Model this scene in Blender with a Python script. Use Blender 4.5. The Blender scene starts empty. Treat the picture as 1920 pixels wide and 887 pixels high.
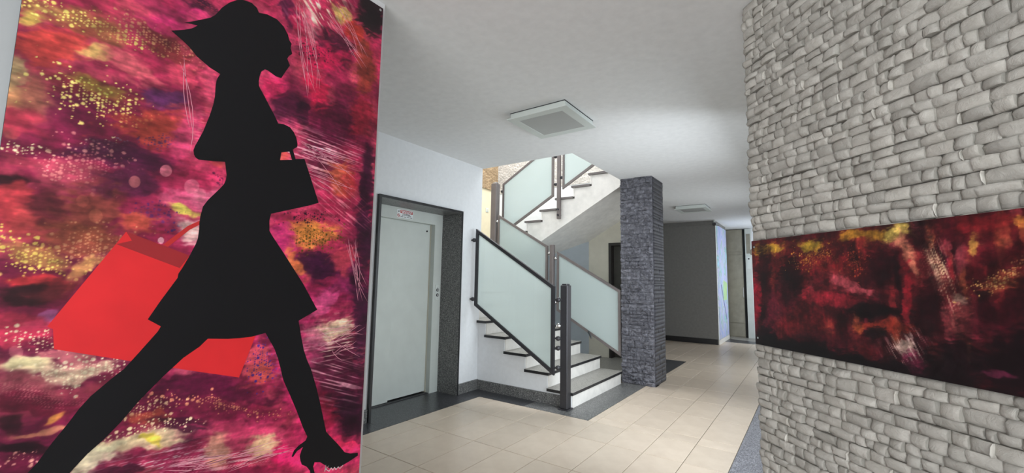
import bpy, bmesh, math, random
import numpy as np
from mathutils import Vector, Matrix
from mathutils.geometry import tessellate_polygon

# ------------------------------------------------------------------ camera, world, daylight, exposure
scn = bpy.context.scene
col = scn.collection
random.seed(7)
RNG = np.random.default_rng(11)

def make_camera():
    yaw, pitch, roll = math.radians(-35.261), math.radians(5.990), math.radians(1.000)
    f = Vector((math.sin(yaw) * math.cos(pitch), math.cos(yaw) * math.cos(pitch), math.sin(pitch)))
    r = Vector((math.cos(yaw), -math.sin(yaw), 0))
    u = r.cross(f)
    r2 = r * math.cos(roll) + u * math.sin(roll)
    u2 = u * math.cos(roll) - r * math.sin(roll)
    cd = bpy.data.cameras.new('camera')
    cd.sensor_fit = 'HORIZONTAL'; cd.sensor_width = 36.0
    cd.lens = 795.0 / 1920 * 36.0
    cd.clip_start = 0.02; cd.clip_end = 200
    co = bpy.data.objects.new('camera', cd)
    m = Matrix((r2, u2, -f)).transposed().to_4x4()
    m.translation = (0, 0, 1.31)
    co.matrix_world = m
    col.objects.link(co)
    scn.camera = co
make_camera()

w = bpy.data.worlds.new('sky'); scn.world = w; w.use_nodes = True
bg = w.node_tree.nodes['Background']
bg.inputs[0].default_value = (0.80, 0.90, 1.0, 1); bg.inputs[1].default_value = 2.0

def area(name, loc, direction, sx, sy, power, color=(1, 1, 1), spread=180):
    ld = bpy.data.lights.new(name, 'AREA')
    ld.shape = 'RECTANGLE'; ld.size = sx; ld.size_y = sy; ld.energy = power; ld.color = color
    ld.spread = math.radians(spread)
    o = bpy.data.objects.new(name, ld)
    o.location = loc
    o.rotation_euler = Vector(direction).to_track_quat('-Z', 'Y').to_euler()
    col.objects.link(o)
    return o
# daylight entering through the glazing the hall has
area('daylight_entrance', (0.25, -2.75, 1.45), (0, 1, -0.25), 3.2, 2.3, 152, (1.0, 0.985, 0.97))
area('daylight_side_window', (-0.42, 3.25, 1.3), (-1, 1.25, -0.28), 1.2, 2.1, 30, (0.86, 0.93, 1.0), 150)
area('daylight_side_window_wide', (-0.27, 4.45, 1.25), (-1, 0, -0.2), 1.9, 2.1, 20, (0.93, 0.96, 1.0))
area('daylight_middle_window', (-0.27, 7.5, 1.25), (-1, 0, -0.15), 1.6, 2.1, 17, (0.95, 0.97, 1.0))
area('daylight_far_window', (-0.27, 11.1, 1.4), (-1, 0, -0.1), 1.1, 2.1, 26, (0.92, 0.96, 1.0))
area('daylight_stair_skylight', (-3.6, 6.0, 5.7), (0.05, -0.12, -1), 3.0, 2.1, 225, (0.94, 0.97, 1.0))
area('daylight_upper_window', (0.9, 5.7, 4.3), (-1, 0, -0.1), 2.4, 1.7, 45, (0.93, 0.96, 1.0))

scn.view_settings.view_transform = 'Standard'
scn.view_settings.look = 'None'
scn.view_settings.gamma = 1.0
scn.view_settings.use_curve_mapping = False
scn.view_settings.exposure = 0.0

# ------------------------------------------------------------------ traced artwork (metres on each picture's own plane)
SIL=[(0.583,2.003),(0.584,2.021),(0.587,2.034),(0.594,2.051),(0.559,2.062),(0.543,2.071),(0.519,2.084),(0.494,2.108),(0.473,2.122),(0.439,2.141),(0.475,2.163),(0.497,2.180),(0.511,2.197),(0.493,2.194),(0.472,2.187),(0.508,2.215),(0.547,2.247),(0.561,2.265),(0.580,2.305),(0.603,2.339),(0.625,2.361),(0.637,2.372),(0.654,2.377),(0.678,2.380),(0.697,2.371),(0.706,2.355),(0.721,2.360),(0.737,2.365),(0.775,2.365),(0.804,2.348),(0.823,2.323),(0.831,2.301),(0.841,2.291),(0.838,2.270),(0.847,2.248),(0.834,2.234),(0.828,2.218),(0.841,2.194),(0.827,2.165),(0.810,2.126),(0.789,2.124),(0.766,2.132),(0.754,2.136),(0.745,2.135),(0.733,2.121),(0.728,2.100),(0.726,2.078),(0.728,2.061),(0.732,2.053),(0.752,2.025),(0.771,1.996),(0.794,1.963),(0.812,1.933),(0.835,1.937),(0.860,1.932),(0.877,1.916),(0.889,1.896),(0.896,1.870),(0.896,1.858),(0.878,1.841),(0.893,1.804),(0.929,1.814),(0.931,1.813),(1.007,1.636),(0.964,1.617),(0.811,1.560),(0.807,1.531),(0.810,1.492),(0.819,1.477),(0.869,1.411),(0.962,1.283),(1.032,1.172),(0.990,1.150),(0.953,1.130),(0.968,1.068),(0.984,1.008),(1.000,0.967),(1.019,0.929),(1.049,0.849),(1.068,0.789),(1.089,0.717),(1.109,0.646),(1.141,0.609),(1.169,0.578),(1.206,0.532),(1.235,0.518),(1.275,0.509),(1.276,0.496),(1.230,0.484),(1.176,0.475),(1.136,0.486),(1.119,0.502),(1.089,0.527),(1.064,0.535),(1.059,0.519),(1.067,0.491),(1.074,0.460),(1.055,0.467),(1.045,0.508),(1.029,0.529),(1.008,0.544),(1.001,0.562),(0.997,0.580),(1.002,0.600),(1.009,0.613),(0.984,0.604),(0.969,0.586),(0.963,0.589),(0.971,0.610),(0.989,0.624),(1.018,0.636),(1.024,0.650),(1.003,0.691),(0.972,0.763),(0.940,0.832),(0.908,0.897),(0.893,0.947),(0.879,0.990),(0.863,1.028),(0.825,1.092),(0.774,1.082),(0.735,1.081),(0.695,1.082),(0.631,1.089),(0.608,1.064),(0.564,1.032),(0.512,0.978),(0.457,0.913),(0.419,0.859),(0.383,0.817),(0.351,0.786),(0.319,0.745),(0.298,0.712),(0.210,0.745),(0.237,0.773),(0.253,0.795),(0.276,0.839),(0.303,0.884),(0.323,0.921),(0.344,0.951),(0.386,0.994),(0.413,1.019),(0.444,1.063),(0.487,1.126),(0.494,1.142),(0.458,1.167),(0.486,1.225),(0.526,1.301),(0.527,1.315),(0.537,1.336),(0.554,1.378),(0.568,1.418),(0.573,1.439),(0.574,1.471),(0.573,1.494),(0.574,1.517),(0.579,1.553),(0.593,1.580),(0.627,1.628),(0.638,1.646),(0.642,1.659),(0.644,1.680),(0.635,1.729),(0.599,1.723),(0.553,1.717),(0.544,1.722),(0.538,1.731),(0.535,1.747),(0.539,1.764),(0.558,1.821),(0.573,1.884),(0.581,1.928),(0.584,1.962)]
SIL_HOLE=[(0.833,1.817),(0.865,1.829),(0.878,1.797),(0.830,1.784)]
BAG=[(0.382,1.443),(0.554,1.378),(0.679,1.345),(0.848,1.255),(0.790,1.086),(0.743,0.937),(0.592,0.985),(0.422,1.042),(0.257,1.097),(0.250,1.153),(0.238,1.161)]
BAG_FOLD=[(0.382,1.443),(0.554,1.378),(0.529,1.334),(0.362,1.402),(0.398,1.416)]
BAG_HANDLE=[(0.477,1.409),(0.510,1.446),(0.540,1.479),(0.576,1.504),(0.577,1.490),(0.546,1.466),(0.518,1.434),(0.491,1.403)]
SIGNATURE=[(1.114,0.481),(1.117,0.507),(1.116,0.489),(1.132,0.499),(1.118,0.489),(1.134,0.475),(1.143,0.487),(1.152,0.473),(1.159,0.484),(1.167,0.470),(1.177,0.480),(1.186,0.468),(1.201,0.479)]
POSTER_STROKES=[
(0.132,2.017,0.025,0.014,0.003,-0.033,190,172,84,'soft',0.9),
(0.130,2.059,0.025,0.014,0.001,-0.015,120,70,55,'soft',0.9),
(0.120,1.832,0.024,0.010,0.005,-0.059,170,160,112,'soft',0.9),
(0.119,1.756,0.030,0.011,0.004,-0.047,200,150,100,'soft',0.9),
(0.164,1.773,0.040,0.014,0.004,-0.045,190,130,95,'soft',0.7),
(0.180,1.945,0.062,0.029,0.006,-0.070,185,66,60,'soft',0.95),
(0.278,1.983,0.035,0.016,0.003,-0.036,196,166,98,'soft',0.95),
(0.189,2.076,0.046,0.000,-0.004,-0.027,200,180,92,'soft',0.7),
(0.235,2.065,0.076,-0.011,-0.010,-0.051,130,80,55,'soft',0.8),
(0.211,2.077,0.064,0.001,-0.004,-0.031,222,205,110,'speck',0.9),
(0.345,2.073,0.079,0.000,-0.004,-0.022,224,204,115,'speck',1),
(0.301,2.065,0.058,-0.008,-0.007,-0.036,140,95,60,'soft',0.6),
(0.354,1.974,0.060,-0.019,-0.013,-0.044,215,100,110,'soft',0.9),
(0.465,2.179,0.083,0.044,0.004,-0.049,200,50,110,'soft',0.95),
(0.530,2.264,0.067,-0.010,-0.008,-0.026,60,22,45,'soft',0.95),
(0.546,2.269,0.075,-0.011,-0.007,-0.022,200,60,90,'streak',0.6),
(0.390,2.195,0.065,-0.004,-0.004,-0.020,130,40,70,'soft',0.8),
(0.457,2.091,0.082,-0.020,-0.013,-0.043,110,45,45,'soft',0.9),
(0.412,2.103,0.079,-0.015,-0.005,-0.019,205,150,110,'speck',0.7),
(0.276,1.860,0.083,0.011,-0.001,-0.034,115,40,50,'soft',0.8),
(0.291,1.835,0.078,-0.001,-0.004,-0.041,226,206,122,'speck',1),
(0.299,1.872,0.060,0.001,-0.002,-0.021,190,190,70,'soft',0.5),
(0.442,1.909,0.048,0.018,0.003,-0.033,85,42,88,'soft',0.9),
(0.423,1.801,0.105,0.034,0.005,-0.057,190,75,60,'soft',0.9),
(0.144,1.727,0.058,0.011,0.001,-0.021,150,45,65,'soft',0.9),
(0.149,1.664,0.048,0.007,0.001,-0.015,236,216,172,'speck',1),
(0.291,1.691,0.040,0.011,0.001,-0.015,236,216,172,'speck',1),
(0.353,1.680,0.123,0.008,-0.001,-0.038,72,25,55,'soft',0.95),
(0.413,1.753,0.055,0.016,0.002,-0.021,88,45,90,'speck',0.8),
(0.511,1.800,0.046,0.014,0.007,-0.084,205,70,112,'soft',0.9),
(0.159,1.618,0.059,0.007,0.001,-0.024,165,60,80,'soft',0.8),
(0.233,1.589,0.065,0.014,0.004,-0.049,168,72,88,'soft',0.8),
(0.262,1.628,0.068,-0.001,-0.002,-0.048,225,150,140,'speck',0.6),
(0.136,1.546,0.041,0.008,0.002,-0.023,42,15,25,'soft',1),
(0.373,1.594,0.078,0.015,0.004,-0.044,80,30,60,'soft',0.9),
(0.528,1.587,0.065,0.012,0.003,-0.041,216,92,130,'soft',0.9),
(0.514,1.544,0.039,-0.002,-0.001,-0.016,218,208,92,'soft',0.95),
(0.150,1.480,0.038,0.006,0.005,-0.058,176,60,65,'soft',0.9),
(0.187,1.436,0.040,0.005,0.003,-0.035,190,75,75,'soft',0.7),
(0.213,1.485,0.026,0.004,0.005,-0.060,80,30,40,'soft',0.9),
(0.297,1.489,0.064,0.009,0.006,-0.072,132,66,56,'soft',0.9),
(0.448,1.502,0.039,0.005,0.003,-0.031,70,35,96,'speck',1),
(0.448,1.502,0.056,0.008,0.003,-0.038,150,50,90,'soft',0.4),
(0.403,1.470,0.039,0.005,0.003,-0.037,186,86,62,'soft',0.8),
(0.541,1.468,0.043,0.005,0.004,-0.044,222,184,178,'soft',0.95),
(0.192,1.356,0.065,-0.030,-0.004,-0.028,206,170,84,'soft',0.6),
(0.192,1.356,0.069,-0.032,-0.005,-0.033,220,190,100,'speck',1),
(0.270,1.410,0.074,0.007,0.004,-0.043,140,75,55,'soft',0.85),
(0.296,1.377,0.069,0.005,0.004,-0.047,205,150,110,'speck',0.6),
(0.289,1.330,0.025,0.049,0.013,-0.014,214,166,95,'soft',0.7),
(0.198,1.286,0.060,-0.007,0.001,-0.023,192,55,60,'soft',0.95),
(0.192,1.245,0.061,-0.001,0.003,-0.037,42,20,25,'soft',1),
(0.241,1.260,0.047,0.026,0.011,-0.031,90,35,40,'soft',0.7),
(0.229,1.172,0.018,0.019,0.007,-0.012,165,100,150,'soft',0.8),
(0.182,1.152,0.060,-0.005,0.003,-0.034,186,55,82,'soft',0.95),
(0.225,1.122,0.045,-0.018,-0.001,-0.013,228,194,164,'speck',1),
(0.209,1.064,0.062,-0.009,0.002,-0.026,226,216,165,'soft',0.95),
(0.311,1.070,0.060,-0.019,-0.000,-0.021,200,110,120,'soft',0.9),
(0.315,1.029,0.078,0.003,0.005,-0.025,226,196,165,'soft',0.9),
(0.326,1.035,0.090,0.008,0.006,-0.028,240,225,190,'speck',0.8),
(0.224,1.008,0.067,-0.019,0.001,-0.020,150,75,85,'soft',0.9),
(0.258,0.959,0.096,-0.020,0.003,-0.029,98,25,48,'soft',0.95),
(0.256,0.981,0.085,-0.027,0.000,-0.014,190,120,120,'streak',0.5),
(0.295,0.916,0.018,0.018,0.006,-0.009,208,140,74,'soft',0.9),
(0.194,0.918,0.032,-0.008,0.003,-0.028,50,20,30,'soft',0.95),
(0.276,0.866,0.058,-0.004,0.002,-0.013,196,130,100,'soft',0.85),
(0.221,0.829,0.055,-0.017,0.002,-0.021,38,15,25,'soft',1),
(0.210,0.797,0.039,-0.013,0.001,-0.012,220,150,140,'speck',1),
(0.548,0.980,0.067,-0.018,0.000,-0.016,215,90,120,'soft',0.9),
(0.582,0.925,0.127,-0.024,0.003,-0.032,70,20,45,'soft',0.95),
(0.714,0.891,0.166,-0.048,-0.000,-0.037,90,22,55,'soft',0.95),
(0.473,0.877,0.059,0.006,0.006,-0.022,232,194,155,'speck',1),
(0.502,0.847,0.048,-0.012,0.001,-0.017,190,92,62,'soft',0.7),
(0.592,0.798,0.078,-0.020,0.003,-0.042,56,18,40,'soft',0.95),
(0.467,0.792,0.101,-0.007,0.005,-0.024,222,206,162,'soft',0.9),
(0.485,0.816,0.079,0.003,0.004,-0.014,232,206,165,'speck',1),
(0.496,0.790,0.031,-0.009,0.001,-0.010,210,190,72,'soft',0.9),
(0.378,0.762,0.042,0.027,0.016,-0.030,226,220,182,'soft',0.9),
(0.571,0.701,0.098,-0.011,0.006,-0.029,168,48,90,'soft',0.95),
(0.570,0.708,0.118,-0.008,0.009,-0.036,245,220,225,'streak',0.8),
(0.449,0.702,0.039,-0.013,0.001,-0.016,60,20,40,'soft',0.9),
(0.727,0.955,0.111,-0.018,0.002,-0.027,140,35,80,'soft',0.8),
(0.802,0.982,0.051,-0.007,0.005,-0.068,222,85,100,'soft',0.95),
(0.831,0.938,0.036,-0.006,0.003,-0.037,225,95,80,'soft',0.7),
(0.822,0.979,0.044,-0.006,0.005,-0.061,80,45,125,'speck',1),
(0.738,0.810,0.150,-0.049,-0.000,-0.037,110,28,60,'soft',0.9),
(0.701,0.847,0.163,-0.051,-0.000,-0.013,220,140,110,'speck',0.9),
(0.780,0.730,0.163,-0.044,0.004,-0.051,190,62,100,'soft',0.8),
(0.696,0.693,0.045,-0.013,0.004,-0.052,220,164,134,'soft',0.85),
(0.860,0.673,0.052,0.004,0.017,-0.042,222,192,144,'soft',0.9),
(0.715,0.659,0.142,-0.029,0.007,-0.038,240,190,190,'streak',0.7),
(0.958,0.603,0.049,-0.015,0.003,-0.046,205,30,92,'soft',0.9),
(0.966,0.831,0.033,0.005,0.065,-0.154,224,50,112,'soft',0.9),
(0.809,0.592,0.118,-0.039,0.001,-0.019,120,25,60,'soft',0.8),
(1.166,0.884,0.110,-0.018,0.009,-0.141,72,20,45,'soft',0.95),
(1.106,1.082,0.098,0.008,0.013,-0.052,226,202,164,'soft',0.9),
(1.104,1.031,0.155,0.009,0.020,-0.080,235,205,190,'streak',0.9),
(1.031,1.016,0.059,-0.007,0.008,-0.112,190,80,122,'soft',0.7),
(1.194,1.302,0.115,0.001,0.005,-0.074,125,38,80,'soft',0.9),
(1.037,1.358,0.106,0.004,0.004,-0.060,56,20,50,'soft',1),
(0.974,1.492,0.111,0.011,0.004,-0.055,216,144,64,'soft',0.9),
(0.999,1.476,0.083,0.008,0.003,-0.041,95,75,30,'speck',1),
(0.870,1.438,0.061,0.005,0.006,-0.082,204,50,122,'soft',0.9),
(0.927,1.376,0.022,0.014,0.038,-0.056,222,122,74,'soft',0.9),
(1.160,1.392,0.065,0.038,0.037,-0.050,208,72,92,'soft',0.9),
(1.250,1.520,0.048,0.005,0.011,-0.179,56,20,45,'soft',0.95),
(1.250,1.140,0.047,-0.003,0.013,-0.199,56,18,45,'soft',0.95),
(1.041,1.219,0.062,0.033,0.022,-0.032,200,80,130,'soft',0.8),
(1.088,0.717,0.081,-0.019,0.007,-0.103,150,25,60,'soft',0.9),
(1.233,0.694,0.068,-0.016,0.008,-0.119,45,14,35,'soft',0.95),
(1.187,0.568,0.080,-0.041,-0.005,-0.020,222,52,92,'soft',0.95),
(1.114,0.892,0.156,-0.062,-0.020,-0.084,240,180,190,'streak',0.6),
(0.768,2.340,0.083,0.044,0.005,-0.067,216,50,100,'soft',0.95),
(0.824,2.411,0.027,0.029,0.030,-0.045,72,20,55,'soft',0.95),
(0.912,2.392,0.033,0.014,-0.002,-0.136,222,112,132,'soft',0.9),
(0.867,2.356,0.030,0.024,0.030,-0.079,214,45,90,'soft',0.8),
(0.965,2.522,0.042,-0.044,-0.081,-0.096,240,210,190,'streak',0.9),
(1.056,2.555,0.045,-0.024,-0.027,-0.039,222,192,112,'soft',0.95),
(1.214,2.635,0.081,0.045,0.008,-0.124,30,20,25,'soft',1),
(1.027,2.374,0.079,-0.036,-0.044,-0.069,56,20,40,'soft',0.95),
(1.118,2.481,0.027,0.032,0.053,-0.040,192,60,50,'soft',0.95),
(1.199,2.333,0.054,0.024,0.008,-0.120,140,60,45,'soft',0.9),
(0.968,2.295,0.110,0.051,0.004,-0.063,202,35,82,'soft',0.9),
(0.918,2.297,0.071,0.034,0.003,-0.038,80,22,48,'speck',0.9),
(0.776,2.081,0.049,0.020,0.004,-0.057,226,50,102,'soft',0.95),
(0.829,1.999,0.056,0.020,0.004,-0.058,80,25,55,'soft',0.9),
(0.960,2.111,0.047,0.027,0.022,-0.083,202,36,76,'soft',0.95),
(0.896,2.010,0.027,0.009,0.004,-0.060,40,15,35,'soft',0.9),
(0.908,1.932,0.060,0.018,0.002,-0.032,192,62,96,'soft',0.8),
(1.053,1.989,0.161,0.050,0.007,-0.098,84,20,50,'soft',0.9),
(1.208,2.091,0.066,0.022,0.008,-0.121,150,35,55,'soft',0.9),
(1.000,1.827,0.139,-0.002,-0.012,-0.063,120,40,70,'soft',0.9),
(0.973,1.856,0.168,-0.015,-0.020,-0.072,250,180,190,'streak',1),
(1.108,1.765,0.060,0.013,0.005,-0.074,216,102,72,'soft',0.9),
(1.154,1.749,0.045,0.009,0.004,-0.055,190,50,60,'soft',0.7),
(1.257,1.783,0.043,0.009,0.010,-0.157,52,18,42,'soft',0.95),
(1.070,1.618,0.133,0.020,0.003,-0.043,150,40,70,'soft',0.8),
(1.115,1.654,0.110,-0.064,-0.048,-0.064,240,150,160,'streak',0.6),
(0.850,1.807,0.039,0.010,0.002,-0.027,236,96,92,'soft',0.95),
(0.958,1.559,0.071,0.009,0.002,-0.023,60,25,45,'speck',1),
(0.605,1.679,0.040,0.009,0.005,-0.062,204,60,100,'soft',0.9),
(0.619,1.672,0.027,0.006,0.002,-0.023,80,25,60,'speck',0.8),
(0.583,1.597,0.049,0.009,0.003,-0.034,214,110,140,'soft',0.7),
(0.562,2.011,0.026,0.011,0.005,-0.063,218,82,112,'soft',0.9),
(0.496,2.023,0.046,0.020,0.004,-0.045,196,70,92,'soft',0.8),
(0.556,1.833,0.032,0.003,-0.005,-0.079,225,110,130,'streak',0.6),
(0.850,2.264,0.022,0.011,0.001,-0.018,35,15,30,'soft',0.9),
(0.673,2.385,0.115,0.067,0.001,-0.011,215,55,100,'soft',0.6),
(0.623,1.733,0.052,0.013,0.001,-0.012,235,90,90,'soft',0.8),
(0.583,2.003,0.022,0.009,0.002,-0.026,238,84,124,'soft',0.42),
(0.587,2.034,0.022,0.009,0.002,-0.026,238,84,124,'soft',0.42),
(0.559,2.062,0.021,0.009,0.002,-0.026,238,84,124,'soft',0.42),
(0.519,2.084,0.020,0.009,0.002,-0.025,238,84,124,'soft',0.42),
(0.473,2.122,0.019,0.010,0.002,-0.024,238,84,124,'soft',0.42),
(0.475,2.163,0.019,0.010,0.002,-0.025,238,84,124,'soft',0.42),
(0.511,2.197,0.020,0.011,0.002,-0.025,238,84,124,'soft',0.42),
(0.472,2.187,0.019,0.010,0.002,-0.025,238,84,124,'soft',0.42),
(0.547,2.247,0.021,0.012,0.002,-0.026,238,84,124,'soft',0.42),
(0.580,2.305,0.022,0.013,0.002,-0.026,238,84,124,'soft',0.42),
(0.697,2.371,0.025,0.014,0.002,-0.028,238,84,124,'soft',0.42),
(0.721,2.360,0.026,0.014,0.002,-0.028,238,84,124,'soft',0.42),
(0.775,2.365,0.027,0.015,0.002,-0.029,238,84,124,'soft',0.42),
(0.823,2.323,0.028,0.014,0.002,-0.030,238,84,124,'soft',0.42),
(0.841,2.291,0.029,0.014,0.002,-0.030,238,84,124,'soft',0.42),
(0.847,2.248,0.029,0.013,0.002,-0.030,238,84,124,'soft',0.42),
(0.828,2.218,0.028,0.013,0.002,-0.030,238,84,124,'soft',0.42),
(0.827,2.165,0.028,0.012,0.002,-0.029,238,84,124,'soft',0.42),
(0.789,2.124,0.027,0.011,0.002,-0.029,238,84,124,'soft',0.42),
(0.754,2.136,0.026,0.011,0.002,-0.028,238,84,124,'soft',0.42),
(0.733,2.121,0.025,0.011,0.002,-0.028,238,84,124,'soft',0.42),
(0.726,2.078,0.025,0.010,0.002,-0.028,238,84,124,'soft',0.42),
(0.732,2.053,0.025,0.010,0.002,-0.028,238,84,124,'soft',0.42),
(0.771,1.996,0.026,0.009,0.002,-0.028,238,84,124,'soft',0.42),
(0.812,1.933,0.027,0.009,0.002,-0.029,238,84,124,'soft',0.42),
(0.860,1.932,0.028,0.009,0.002,-0.029,238,84,124,'soft',0.42),
(0.889,1.896,0.029,0.009,0.002,-0.030,238,84,124,'soft',0.42),
(0.896,1.858,0.029,0.008,0.002,-0.030,238,84,124,'soft',0.42),
(0.893,1.804,0.029,0.007,0.002,-0.029,238,84,124,'soft',0.42),
(0.931,1.813,0.030,0.008,0.002,-0.030,238,84,124,'soft',0.42),
(0.956,1.755,0.031,0.007,0.002,-0.030,238,84,124,'soft',0.42),
(0.982,1.696,0.031,0.006,0.002,-0.030,238,84,124,'soft',0.42),
(0.964,1.617,0.031,0.005,0.002,-0.030,238,84,124,'soft',0.42),
(0.911,1.597,0.029,0.004,0.002,-0.029,238,84,124,'soft',0.42),
(0.860,1.578,0.028,0.004,0.002,-0.028,238,84,124,'soft',0.42),
(0.807,1.531,0.026,0.003,0.002,-0.028,238,84,124,'soft',0.42),
(0.819,1.477,0.027,0.003,0.002,-0.028,238,84,124,'soft',0.42),
(0.962,1.283,0.030,0.000,0.002,-0.029,228,52,116,'soft',0.42),
(0.997,1.229,0.031,-0.001,0.002,-0.029,228,52,116,'soft',0.42),
(0.990,1.150,0.031,-0.002,0.002,-0.029,228,52,116,'soft',0.42),
(0.968,1.068,0.030,-0.003,0.002,-0.029,228,52,116,'soft',0.42),
(1.000,0.967,0.031,-0.004,0.002,-0.029,228,52,116,'soft',0.42),
(1.049,0.849,0.032,-0.006,0.002,-0.029,228,52,116,'soft',0.42),
(1.089,0.717,0.033,-0.008,0.002,-0.029,228,52,116,'soft',0.42),
(1.141,0.609,0.034,-0.009,0.002,-0.030,228,52,116,'soft',0.42),
(1.206,0.532,0.036,-0.011,0.002,-0.030,228,52,116,'soft',0.42),
(1.275,0.509,0.038,-0.011,0.002,-0.031,228,52,116,'soft',0.42),
(1.230,0.484,0.036,-0.012,0.002,-0.030,228,52,116,'soft',0.42),
(1.136,0.486,0.034,-0.011,0.002,-0.029,228,52,116,'soft',0.42),
(1.089,0.527,0.032,-0.010,0.002,-0.029,228,52,116,'soft',0.42),
(1.059,0.519,0.031,-0.010,0.002,-0.028,228,52,116,'soft',0.42),
(1.045,0.508,0.031,-0.010,0.002,-0.028,228,52,116,'soft',0.42),
(1.008,0.544,0.030,-0.010,0.002,-0.028,228,52,116,'soft',0.42),
(0.997,0.580,0.030,-0.009,0.002,-0.028,228,52,116,'soft',0.42),
(1.009,0.613,0.030,-0.009,0.002,-0.028,228,52,116,'soft',0.42),
(0.969,0.586,0.029,-0.009,0.002,-0.027,228,52,116,'soft',0.42),
(0.971,0.610,0.029,-0.009,0.002,-0.027,228,52,116,'soft',0.42),
(1.018,0.636,0.030,-0.009,0.002,-0.028,228,52,116,'soft',0.42),
(1.003,0.691,0.030,-0.008,0.002,-0.028,228,52,116,'soft',0.42),
(0.940,0.832,0.029,-0.006,0.002,-0.028,228,52,116,'soft',0.42),
(0.893,0.947,0.028,-0.004,0.002,-0.027,228,52,116,'soft',0.42),
(0.863,1.028,0.027,-0.003,0.002,-0.027,228,52,116,'soft',0.42),
(0.774,1.082,0.025,-0.002,0.002,-0.026,228,52,116,'soft',0.42),
(0.695,1.082,0.023,-0.002,0.002,-0.025,228,52,116,'soft',0.42),
(0.608,1.064,0.021,-0.002,0.002,-0.024,228,52,116,'soft',0.42),
(0.512,0.978,0.019,-0.003,0.002,-0.022,228,52,116,'soft',0.42),
(0.484,0.945,0.018,-0.003,0.002,-0.022,228,52,116,'soft',0.42),
(0.419,0.859,0.016,-0.004,0.002,-0.021,228,52,116,'soft',0.42),
(0.444,1.063,0.017,-0.002,0.002,-0.022,228,52,116,'soft',0.42),
(0.465,1.094,0.018,-0.002,0.002,-0.022,228,52,116,'soft',0.42),
(0.494,1.142,0.018,-0.001,0.002,-0.022,228,52,116,'soft',0.42),
(0.486,1.225,0.018,-0.001,0.002,-0.023,228,52,116,'soft',0.42),
(0.506,1.262,0.019,-0.000,0.002,-0.023,228,52,116,'soft',0.42),
(0.527,1.315,0.019,0.000,0.002,-0.023,228,52,116,'soft',0.42),
(0.554,1.378,0.020,0.001,0.002,-0.024,228,52,116,'soft',0.42),
(0.573,1.439,0.021,0.002,0.002,-0.024,238,84,124,'soft',0.42),
(0.573,1.494,0.021,0.003,0.002,-0.024,238,84,124,'soft',0.42),
(0.579,1.553,0.021,0.003,0.002,-0.025,238,84,124,'soft',0.42),
(0.627,1.628,0.022,0.004,0.002,-0.025,238,84,124,'soft',0.42),
(0.642,1.659,0.023,0.005,0.002,-0.026,238,84,124,'soft',0.42),
(0.635,1.729,0.022,0.005,0.002,-0.026,238,84,124,'soft',0.42),
(0.553,1.717,0.021,0.005,0.002,-0.025,238,84,124,'soft',0.42),
(0.538,1.731,0.020,0.005,0.002,-0.024,238,84,124,'soft',0.42),
(0.539,1.764,0.020,0.006,0.002,-0.025,238,84,124,'soft',0.42),
(0.573,1.884,0.021,0.007,0.002,-0.025,238,84,124,'soft',0.42),
(0.584,1.962,0.022,0.008,0.002,-0.026,238,84,124,'soft',0.42),
(0.465,1.657,0.016,0.004,0.002,-0.020,226,122,142,'disc',0.9),
(0.389,1.604,0.014,0.003,0.002,-0.019,192,112,112,'disc',0.7),
(0.277,1.523,0.013,0.002,0.002,-0.019,190,95,85,'disc',0.4),
(0.309,1.483,0.015,0.002,0.002,-0.021,195,110,85,'disc',0.4),
(0.541,1.618,0.022,0.004,0.002,-0.026,225,130,150,'disc',0.5),
(0.567,1.594,0.019,0.003,0.002,-0.023,225,130,150,'disc',0.45),
(0.471,1.423,0.008,0.001,0.001,-0.011,225,170,180,'disc',0.8),
(0.187,1.098,0.013,-0.002,0.002,-0.017,222,150,140,'disc',0.3)]
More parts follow.
